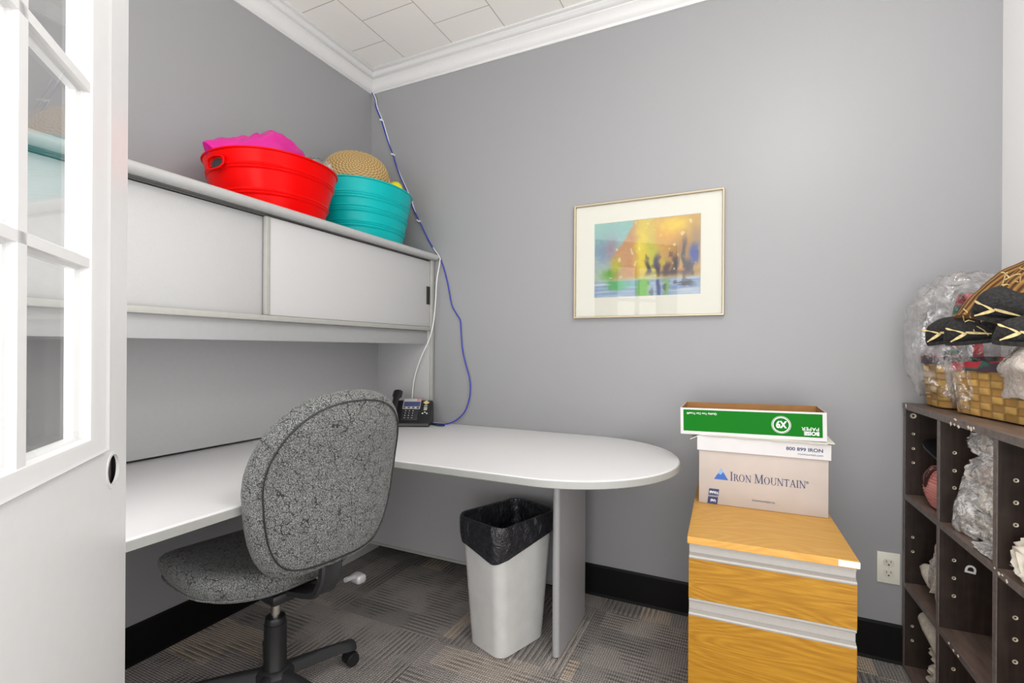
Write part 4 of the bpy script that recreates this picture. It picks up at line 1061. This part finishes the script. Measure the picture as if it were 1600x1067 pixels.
# ================================================================== CUBBY SHELF (local x = depth into the wall, local -y = towards the camera)
SH = (2.491, -0.018, 0)
cu = thing('cubby_shelf', 'dark espresso cube bookcase against the right wall, baskets on top', 'bookcase', SH, R(1.75))
def cb(name, lo, hi, mat, parent=cu, bev=0.0008): return MB().box(lo, hi, bev).build(name, mat, parent)
DP = 0.232; SL = 0.976
panels = {}
for nm, s0, s1, lb_ in (('side_panel', 0.0, 0.016, None), ('divider', 0.304, 0.322, None), ('divider', 0.644, 0.662, None), ('side_panel', 0.960, 0.976, None)):
    z1 = 0.929
    panels[s0] = cb(nm, (0.0015, -s1, 0.0), (DP, -s0, z1), 'espresso')
    cb('edge_band', (0.0, -s1, 0.0), (0.0014, -s0, z1), 'espresso_edge', panels[s0], 0)
tp_ = cb('top_board', (0.0015, -SL - 0.004, 0.930), (DP, 0.004, 0.950), 'espresso_lit')
cb('edge_band', (-0.002, -SL - 0.004, 0.930), (0.0014, 0.004, 0.950), 'espresso_edge', tp_, 0.0006)
for (a0, a1) in ((0.0162, 0.3038), (0.3222, 0.6438), (0.6622, 0.9598)):
    for z0, z1 in ((0.0, 0.016), (0.295, 0.312), (0.609, 0.627)):
        sh_ = cb('shelf', (0.0018, -a1, z0), (DP - 0.006, -a0, z1), 'espresso_lit')
        cb('edge_band', (0.0002, -a1, z0), (0.0017, -a0, z1), 'espresso_edge', sh_, 0)
cb('back_board', (DP - 0.0055, -SL, 0.0), (DP + 0.0005, 0.0, 0.93), 'espresso')
def peg(s, x, z, parent, r=0.006):
    m = MB(); m.lathe([(r * 0.45, 0.0), (r * 0.45, 0.0006), (r, 0.0012), (r * 1.05, 0.0)], 14, (x, -s, z), Matrix.Rotation(R(90), 4, 'X'), caps=False)
    return m.build('peg_hole', 'peg', parent, smooth=60)
for s, par, zs, x in ((0.0162, 0.0, (0.843, 0.791, 0.741, 0.476, 0.425, 0.16, 0.109), 0.024), (0.3222, 0.304, (0.836, 0.783, 0.732, 0.517, 0.464, 0.411, 0.194), 0.036), (0.6622, 0.644, (0.837, 0.785, 0.733, 0.517, 0.466, 0.414), 0.034)):
    for z in zs: peg(s, x, z, panels[par], 0.0045 if s < 0.1 else 0.005)
o = peg(0.0162, 0.0235, 0.907, panels[0.0], 0.009)
dl = text_mb('D', 0.034, align='CENTER', bold=0.0012)
dlo = dl.build('letter_sticker', 'white_print', panels[0.304], xf=Matrix.Translation((0.074, -0.3226, 0.497)) @ Matrix.Rotation(R(90), 4, 'X') @ Matrix.Rotation(R(82), 4, 'Z') @ Matrix.Translation((0, -0.012, 0))); plab(dlo, 'white sideways letter D')
chp = MB(); random.seed(8)
for s, z in [(0.035, 0.944), (0.41, 0.932), (0.435, 0.933), (0.44, 0.948), (0.46, 0.931), (0.52, 0.938), (0.535, 0.936), (0.55, 0.94)]:
    w = random.uniform(0.004, 0.011); hh_ = random.uniform(0.003, 0.008)
    chp.prism([(-s - w, z - hh_ * .3), (-s - w * .2, z - hh_), (-s + w, z), (-s + w * .1, z + hh_ * .8)], -0.0032, -0.0021, 'x')
plab(chp.build('chipped_edge', 'chip', tp_), 'pale chips along the top front edge')
chq = MB()
for s, z in [(0.655, 0.624), (0.675, 0.620), (0.69, 0.622), (0.71, 0.617), (0.40, 0.306), (0.43, 0.302), (0.46, 0.304)]:
    w = random.uniform(0.004, 0.009); hh_ = random.uniform(0.002, 0.006)
    chq.prism([(-s - w, z - hh_ * .3), (-s - w * .2, z - hh_), (-s + w, z), (-s + w * .1, z + hh_ * .5)], -0.0012, -0.0002, 'x')
plab(chq.build('chipped_edge', 'chip', cu), 'pale chips along the shelf edges')

def shelf_pt(x, s, z):
    c_, s_ = math.cos(R(1.75)), math.sin(R(1.75))
    return Vector((SH[0] + x * c_ + s * s_, SH[1] + x * s_ - s * c_, z))
def cell(mb, name, mat, x, s, z, label, cat, rot=(0, 0, 0), group=None, sm_=60):
    o = mb.build(name, mat, None, smooth=sm_); o.location = shelf_pt(x, s, z); o.rotation_euler = rot
    return tag(o, label, cat, group)

# pleated red and white purse with dark lid, upper far cubby
pu_ = thing('pleated_purse', 'red and white pleated purse with dark flap in the upper far cubby', 'purse', shelf_pt(0.100, 0.192, 0.6275), R(10))
pm = MB(); rings = []; cols = []
for j in range(40):
    t = j / 39; z = 0.004 + 0.125 * t; w = 0.052 + 0.034 * math.sin(PI * (0.15 + 0.7 * t)); d = 0.075 + 0.03 * math.sin(PI * (0.1 + 0.75 * t))
    o_ = 0.002 * math.sin(j * PI / 1.5)
    rings.append([(x, y, z) for x, y in superell(w + o_, d + o_, 2.6, 40)])
    c_ = (0.62, 0.23, 0.20) if t > 0.62 else ((0.55, 0.17, 0.15) if j % 3 else (0.70, 0.55, 0.48))
    cols += [c_] * 40
pm.loft(rings, cols=cols); pm.build('purse_body', 'pleat', pu_, smooth=60)
fm = MB(); fm.loft([[(x, y, 0.150 + 0.06 * ((y + 0.09) / 0.2) + 0.0 + dz) for x, y in superell(0.085, 0.105, 3, 32)] for dz in (0, 0.006)])
plab(fm.build('flap', 'black', pu_), 'dark flat flap tilted open')
MB().tube(smooth_path([(-0.03, -0.02, 0.118), (-0.075, -0.01, 0.135), (-0.088, 0.012, 0.10), (-0.085, 0.03, 0.07), (-0.083, 0.042, 0.10), (-0.06, 0.045, 0.125), (-0.03, 0.045, 0.120)], 6), 0.0045, 8).build('handle', 'strap', pu_, smooth=60)

# plastic-wrapped bundles, upper middle cubby
BI = [((0.075, 0.080, 0.045), 'cloudy', (0.105, 0.520, 0.880), 21, 'topmost', (0.25, 0.1, 0.3)), ((0.080, 0.085, 0.048), 'brown', (0.100, 0.528, 0.812), 22, 'second from the top', (-0.3, 0.2, 0.1)),
      ((0.075, 0.085, 0.050), 'cloudy', (0.100, 0.530, 0.735), 23, 'third from the top', (0.4, -0.1, 0.2)), ((0.078, 0.100, 0.042), 'pale', (0.105, 0.520, 0.671), 24, 'lowest', (0, 0, 0.2))]
for (r3, kind, (x, s, z), sd_, wh, rt) in BI:
    r3 = (r3[0], r3[1] * 1.28, r3[2] * 0.98); s -= 0.020
    wbn = cell(crumple(*r3, sd_, 0.32, 5, 4.2, fine=0.18), 'wrapped_bundle', 'film_thick', x, s, z, 'crumpled plastic-wrapped bundle, %s of the pile in the upper middle cubby' % wh, 'wrapped bundle', rt, 'plastic-wrapped bundles in the upper middle cubby')
    crumple(r3[0] * 0.72, r3[1] * 0.72, r3[2] * 0.78, sd_ + 9, 0.4, 4, 4).build('cloth', 'pinkish' if kind == 'brown' else 'cream_cloth', wbn, smooth=60)
# bag standing against the divider in front of the pile, and a flat bag on the shelf
def limp_bag(w, hgt, th, seed, taper=0.5):
    mb = MB(); rings = []
    for j in range(22):
        t = j / 21; k = 1 - taper * t + 0.10 * nz3(t * 4, seed, 0.3)
        ox = 0.02 * nz3(t * 3, seed, 2.0)
        ring = []
        for i in range(28):
            a_ = 2 * PI * i / 28
            q = 1 + 0.28 * nz3(math.cos(a_) * 2.6, math.sin(a_) * 2.6, t * 3 + seed) * (1 - 0.3 * t)
            ring.append((th * math.sin(a_) * q * (0.25 + 0.75 * math.sin(PI * min(1, 0.12 + t * 0.9))) + ox, w * k * math.cos(a_) * q, hgt * t + 0.004 * math.sin(a_ * 3)))
        rings.append(ring)
    mb.loft(rings); return mb
cell(limp_bag(0.045, 0.155, 0.020, 3.1, 0.55), 'plastic_bag', 'film_thick', 0.030, 0.425, 0.629, 'limp clear plastic bag standing at the front of the upper middle cubby', 'plastic bag', (0, 0, 0.3))
cell(crumple(0.045, 0.075, 0.007, 31, 0.4, 4, 5), 'plastic_bag', 'film_thick', 0.05, 0.585, 0.6365, 'flat clear plastic bag lying on the front of the upper middle shelf', 'plastic bag', (0, 0, 0.1))
# near upper cubby
cell(crumple(0.060, 0.050, 0.046, 41, 0.4, 4, 5), 'cloth_bundle', 'cream_cloth', 0.068, 0.735, 0.674, 'cream cloth bundle on the shelf of the upper near cubby', 'cloth')
cell(crumple(0.050, 0.040, 0.048, 42, 0.5, 4, 6), 'wrapped_bundle', 'film_milky', 0.085, 0.775, 0.765, 'milky plastic bundle above the cream cloth in the upper near cubby', 'wrapped bundle')
bk_ = thing('black_pouch', 'black pouch with white angular mark in the upper near cubby', 'pouch', shelf_pt(0.085, 0.770, 0.805))
MB().box((-0.055, -0.045, 0), (0.055, 0.045, 0.030), 0.012, 3).build('pouch_body', 'black', bk_, smooth=50)
wm = MB(); wm.prism([(-0.0, 0.004), (0.016, 0.015), (0.0, 0.026), (0.004, 0.026), (0.023, 0.015), (0.004, 0.004)], -0.0562, -0.0552, 'x'); wm.build('white_mark', 'white_print', bk_)
# middle far cubby: pinkish plastic bag with a pulled-out corner
pb_ = crumple(0.070, 0.060, 0.110, 51, 0.5, 4, 7)
cell(pb_, 'plastic_bag', 'film_milky', 0.092, 0.233, 0.425, 'milky pinkish plastic bag in the middle far cubby', 'plastic bag')
cn = MB(); cn.loft([[(x_, y_ , z_) for x_, y_, z_ in [(0.03 * k_ * math.cos(R(q)) + ox, oy, 0.036 * k_ * math.sin(R(q)) + oz) for q in range(0, 360, 24)]] for k_, ox, oy, oz in ((0.08, -0.006, 0.128, -0.003), (0.5, 0.0, 0.095, 0.004), (0.85, 0.004, 0.06, 0.002), (1.05, 0.01, 0.02, -0.004), (0.9, 0.015, -0.02, 0.0), (0.3, 0.02, -0.05, 0.0))])
cell(cn, 'paper_twist', 'cream_cloth', 0.035, 0.190, 0.395, 'twisted corner of white wrapping sticking out of the middle far cubby', 'wrapping')
# lower far cubby: folded cream sleeves stacked, one rolled
for k, (z, ln, lb_) in enumerate(((0.0175, 0.15, 'lowest folded cream cloth sleeve in the lower far cubby'), (0.052, 0.13, 'second folded cream cloth sleeve from the bottom in the lower far cubby'), (0.087, 0.155, 'folded cream cloth sleeve with pointed end in the lower far cubby'), (0.122, 0.12, 'upper folded cream cloth sleeve under the roll in the lower far cubby'))):
    mb = MB(); rings = []
    for i in range(12):
        u = i / 11; w = 0.088 * (1 - 0.15 * u) if k != 2 else 0.088 * (1 - 0.75 * sm(0.5, 1, u)); hh_ = 0.0165
        lift = 0.0 + (0.014 * sm(0.5, 1.0, u) if k == 2 else 0)
        rings.append([(w * math.cos(R(q)) + 0.004 * math.sin(i * 1.7 + k), ln * (u - 0.42), hh_ + lift + hh_ * (0.92 + 0.1 * math.sin(i * 2.3 + q)) * math.sin(R(q))) for q in range(0, 360, 18)])
    mb.loft(rings)
    cell(mb, 'cloth_sleeve', 'cream_cloth', 0.112, 0.185, z, lb_, 'cloth', (0, 0, 0), 'cream sleeves in the lower far cubby')
mb = MB(); mb.tube([(0, 0.075, 0.03), (0, 0.072, 0.03), (0.0, 0.03, 0.022), (0.005, -0.03, 0.005), (0.006, -0.09, -0.012)], [0.010, 0.028, 0.030, 0.030, 0.028], 20)
cell(mb, 'cloth_roll', 'cream_cloth', 0.045, 0.160, 0.196, 'rolled cream cloth leaning on top of the sleeves in the lower far cubby', 'cloth')

# ================================================================== ON TOP OF THE CUBBY SHELF
def splint(c0, k): return tuple(x * k for x in c0)
def chip_basket(name, label, loc, rz, a_, b_, hgt, handle):
    t = thing(name, label, 'basket', loc, rz)
    NR_ = 7; per = 2 * (2 * a_ + 2 * b_); NC = int(per / 2 / 0.026) // 2 * 2
    def pt(u, v, off):
        k = 0.90 + 0.10 * v
        x, y = pts[int(u * len(pts)) % len(pts)]
        d = Vector((x, y)).normalized()
        return (x * k + d.x * off, y * k + d.y * off, 0.004 + v * hgt)
    K = 6; NU = NC * K
    pts = rrect_even(a_, b_, 0.035, NU)
    mb = MB(); random.seed(int(a_ * 1000))
    tone = {(i, j): random.uniform(0.75, 1.12) for i in range(NC) for j in range(NR_)}
    rings = []; cols = []
    JV = 6
    for j in range(NR_ * JV + 1):
        v = j / (NR_ * JV); jj = min(j // JV, NR_ - 1); fv = (j % JV) / JV
        row = []
        for i in range(NU):
            ii = i // K; fu = (i % K) / K; over = (ii + jj) % 2
            bul = math.sin(PI * fu) ** 0.5 if over else 0.0
            off = 0.0035 * (bul if over else -0.3 * 1) * (0.4 + 0.6 * math.sin(PI * fv) ** 0.5)
            row.append(pt(i / NU, v, off))
            c = (0.58, 0.35, 0.095) if over else (0.44, 0.235, 0.055)
            k = tone[(ii, jj)]
            if fv < 0.05 or (fu < 0.05): k *= 0.55
            cols.append(splint(c, k))
        rings.append(row)
    mb.loft(rings, caps=False, cols=cols)
    bt = len(mb.v); mb.add(rings[0], [list(range(NU))], [(0.3, 0.16, 0.04)] * NU)
    mb.build('woven_wall', 'chipwood', t, smooth=60)
    # cloth lining turned over the rim
    lm = MB(); rings = []; cols = []
    for j in range(9):
        u = j / 8
        row = []
        for i in range(NU):
            x, y = pts[i]; d = Vector((x, y)).normalized(); wv = nz3(x * 30, y * 30, 1.0)
            if u < 0.5: off = 0.006 + 0.004 * wv; z = hgt - 0.018 + 0.05 * u * 1.0 + 0.006 * wv * u
            else: off = 0.006 - 0.06 * (u - 0.5); z = hgt + 0.007 - 0.02 * (u - 0.5) + 0.008 * wv
            row.append((x + d.x * off, y + d.y * off, z + 0.004))
            q = nz3(x * 16 + 3, y * 16, u * 1.3)
            cols.append((0.50, 0.028, 0.045) if q > 0.05 else ((0.03, 0.10, 0.075) if q > -0.18 else (0.05, 0.03, 0.045)))
        rings.append(row)
    lm.loft(rings, caps=False, cols=cols)
    lid_ = [(x * 0.85, y * 0.85, hgt - 0.004 + 0.012 * nz3(x * 20, y * 20, 2)) for x, y in pts]
    nb = len(lm.v); lm.loft([rings[-1], lid_], caps=False, cols=[(0.42, 0.05, 0.06)] * (2 * NU)); lm.add(lid_, [list(range(NU))], [(0.25, 0.03, 0.04)] * NU)
    plab(lm.build('cloth_lining', 'plaid', t, smooth=60), 'red and dark green cloth lining')
    if handle:
        hm = MB(); rings = []; cols = []
        for i in range(25):
            t_ = PI * i / 24; y = b_ * 1.02 * math.cos(t_); z = hgt * 0.9 + handle * math.sin(t_) ** 0.8
            n_ = Vector((0, math.cos(t_), math.sin(t_)))
            rings.append([(-0.012, y + n_.y * 0.004, z + n_.z * 0.004), (0.012, y + n_.y * 0.004, z + n_.z * 0.004), (0.012, y - n_.y * 0.004, z - n_.z * 0.004), (-0.012, y - n_.y * 0.004, z - n_.z * 0.004)])
            c = (0.42, 0.05, 0.07) if (i // 2) % 3 else (0.05, 0.16, 0.12); cols += [c] * 4
        hm.loft(rings, cols=cols); plab(hm.build('handle', 'plaid', t), 'arched handle wrapped in red cloth')
    return t
def rrect_even(a_, b_, r, n):
    raw = rrect(a_, b_, r, 8); raw.append(raw[0])
    L = [0]
    for p, q in zip(raw, raw[1:]): L.append(L[-1] + math.dist(p, q))
    out = []; k = 0
    for i in range(n):
        d = L[-1] * i / n
        while L[k + 1] < d: k += 1
        f = (d - L[k]) / (L[k + 1] - L[k]); p, q = raw[k], raw[k + 1]
        out.append((p[0] + (q[0] - p[0]) * f, p[1] + (q[1] - p[1]) * f))
    return out
chip_basket('chip_basket', 'woven chip basket with red cloth handle at the wall end of the cubby top', (2.630, -0.118, 0.9505), R(2), 0.095, 0.085, 0.158, 0.235)
chip_basket('chip_basket', 'larger woven chip basket under the black shoes on the cubby top', (2.655, -0.440, 0.9505), R(10), 0.083, 0.192, 0.145, 0)

# rag dolls' legs: striped corduroy trousers and black felt shoes with raffia bows
def leg(name, parent, path, radii, seg=72):
    pth_ = smooth_path(path, 10); rr_ = []
    for i in range(len(radii) - 1): rr_ += [radii[i] + (radii[i + 1] - radii[i]) * k / 10 for k in range(10)]
    rr_.append(radii[-1])
    mb = MB(); mb.tube(pth_, rr_, seg)
    cols = []; n_ = len(pth_)
    for j in range(n_):
        for i in range(seg):
            c = ((0.21, 0.095, 0.02), (0.03, 0.012, 0.005), (0.12, 0.05, 0.010), (0.33, 0.18, 0.05))[i % 4]
            cols.append(c); p = mb.v[j * seg + i]; d = (p - pth_[j]); f = 1 + 0.07 * nz3(p.x * 25, p.y * 25, p.z * 25) + (0.03 if i % 2 else 0)
            mb.v[j * seg + i] = pth_[j] + d * f
    for k, c in enumerate(cols): mb.cols[k] = c
    return mb.build(name, 'cord', parent, smooth=80)
def shoe(parent, loc, rot, L=0.155, w=0.042, hgt=0.062):
    mb = MB(); rings = []
    for j in range(19):
        t = j / 18; x = L * (t - 0.5)
        k = math.sqrt(max(0.0, 1 - (2 * t - 1) ** 4)) * (0.9 + 0.14 * math.sin(PI * t * 1.1)); k = max(k, 0.05)
        top = hgt * (0.62 + 0.38 * math.sin(PI * (0.15 + 0.7 * (1 - t)))) * (k ** 0.5)
        rings.append([(x, w * k * math.copysign(abs(math.cos(R(q))) ** 0.8, math.cos(R(q))), top * (0.5 + 0.5 * math.copysign(abs(math.sin(R(q))) ** 0.8, math.sin(R(q))))) for q in range(0, 360, 15)])
    mb.loft(rings); mb.v = [p + Vector((0, 0, 0.003 * nz3(p.x * 40, p.y * 40, p.z * 40))) for p in mb.v]
    o = mb.build('shoe', 'felt', parent, smooth=70); o.location = loc; o.rotation_euler = rot
    so = MB(); so.prism([(x, y) for x, y in superell(L * 0.495, w * 1.04, 2.2, 36)], -0.004, 0.007, 'z'); so.build('sole', 'felt', o)
    for k, pts in enumerate((((0.02, w * 1.02, 0.03), (0.055, w * 1.15, 0.012)), ((0.02, w * 1.02, 0.032), (-0.03, w * 1.12, 0.022)), ((0.022, w * 1.04, 0.03), (0.045, w * 1.10, 0.044), (0.060, w * 1.05, 0.050)))):
        pp = smooth_path(pts, 5); rb = []
        for i, p in enumerate(pp):
            ww = 0.0026 + 0.0012 * math.sin(i); rb.append([(p.x - ww * .4, p.y - 0.001, p.z - ww), (p.x + ww * .4, p.y - 0.001, p.z + ww), (p.x + ww * .4, p.y + 0.001, p.z + ww), (p.x - ww * .4, p.y + 0.001, p.z - ww)])
        MB().loft(rb).build('raffia_tie', 'raffia', o)
    return o
dolls = thing('rag_doll', 'rag doll in brown striped trousers and black felt shoes sprawled over the baskets', 'doll', (2.66, -0.50, 1.10))
def W2L(p): return tuple(Vector(p) - Vector((2.66, -0.50, 1.10)))
leg('trouser_leg', dolls, [W2L(p) for p in ((2.556, -0.425, 1.218), (2.568, -0.420, 1.245), (2.598, -0.410, 1.288), (2.640, -0.415, 1.325), (2.700, -0.430, 1.352))], [0.050, 0.044, 0.038, 0.044, 0.050])
leg('trouser_leg', dolls, [W2L(p) for p in ((2.605, -0.515, 1.278), (2.622, -0.520, 1.300), (2.655, -0.535, 1.335), (2.690, -0.555, 1.368), (2.715, -0.59, 1.385))], [0.040, 0.046, 0.048, 0.052, 0.056])
leg('trouser_leg', dolls, [W2L(p) for p in ((2.64, -0.60, 1.205), (2.665, -0.60, 1.23), (2.69, -0.60, 1.28), (2.715, -0.60, 1.34))], [0.034, 0.040, 0.048, 0.052])
sh1 = shoe(dolls, W2L((2.568, -0.400, 1.172)), (R(-14), R(8), R(160)), 0.145, 0.042, 0.076)
sh2 = shoe(dolls, W2L((2.545, -0.292, 1.172)), (R(-8), R(12), R(160)), 0.125, 0.042, 0.070)
sh3 = shoe(dolls, W2L((2.590, -0.500, 1.232)), (R(-24), R(-10), R(158)), 0.135, 0.046, 0.078)
sh4 = shoe(dolls, W2L((2.605, -0.590, 1.160)), (R(-10), R(-2), R(160)), 0.14, 0.042, 0.066)
rf = MB(); random.seed(3)
for k in range(16):
    p0 = Vector(W2L((2.545, -0.440, 1.205))) + Vector((random.uniform(-.02, .035), random.uniform(-.02, .02), random.uniform(-.01, .03)))
    d = Vector((random.uniform(-1, 1), random.uniform(-1, 0.2), random.uniform(-0.6, 0.8))).normalized() * random.uniform(0.02, 0.045)
    rf.tube([p0, p0 + d * 0.6 + Vector((0, 0, 0.004)), p0 + d], 0.0013, 5)
for k in range(12):
    p0 = Vector(W2L((2.60, -0.53, 1.30))) + Vector((random.uniform(-.03, .04), random.uniform(-.02, .02), random.uniform(-.01, .035)))
    d = Vector((random.uniform(-1, 0.4), random.uniform(-1, 0.2), random.uniform(-0.3, 0.8))).normalized() * random.uniform(0.02, 0.05)
    rf.tube([p0, p0 + d * 0.6 + Vector((0, 0, 0.004)), p0 + d], 0.0013, 5)
o = rf.build('raffia_strands', 'raffia', dolls); o['kind'] = 'stuff'

# clear bags around the baskets
def film_bag(name, label, c, r3, seed, rot=(0, 0, 0), mat='film', amp=0.35):
    o = crumple(*r3, seed, amp, 5, 3.6, fine=0.1).build(name, mat, None, smooth=70); o.location = c; o.rotation_euler = rot
    return tag(o, label, 'plastic bag')
film_bag('plastic_bag', 'tall crumpled clear plastic bag around the wall-end basket on the cubby', (2.600, -0.165, 1.172), (0.128, 0.138, 0.205), 2.0, amp=0.28)
film_bag('plastic_bag', 'loose clear plastic over the front of the larger chip basket', (2.560, -0.310, 1.045), (0.030, 0.070, 0.085), 4.0, (0, R(-8), R(-10)))
bs = limp_bag(0.055, 0.16, 0.022, 6.2, 0.35).build('dusty_bag', 'film_milky', None, smooth=70); bs.location = (2.585, -0.60, 1.020); bs.rotation_euler = (R(4), 0, R(20))
tag(bs, 'dusty beige plastic bag hanging over the near part of the larger chip basket', 'plastic bag')
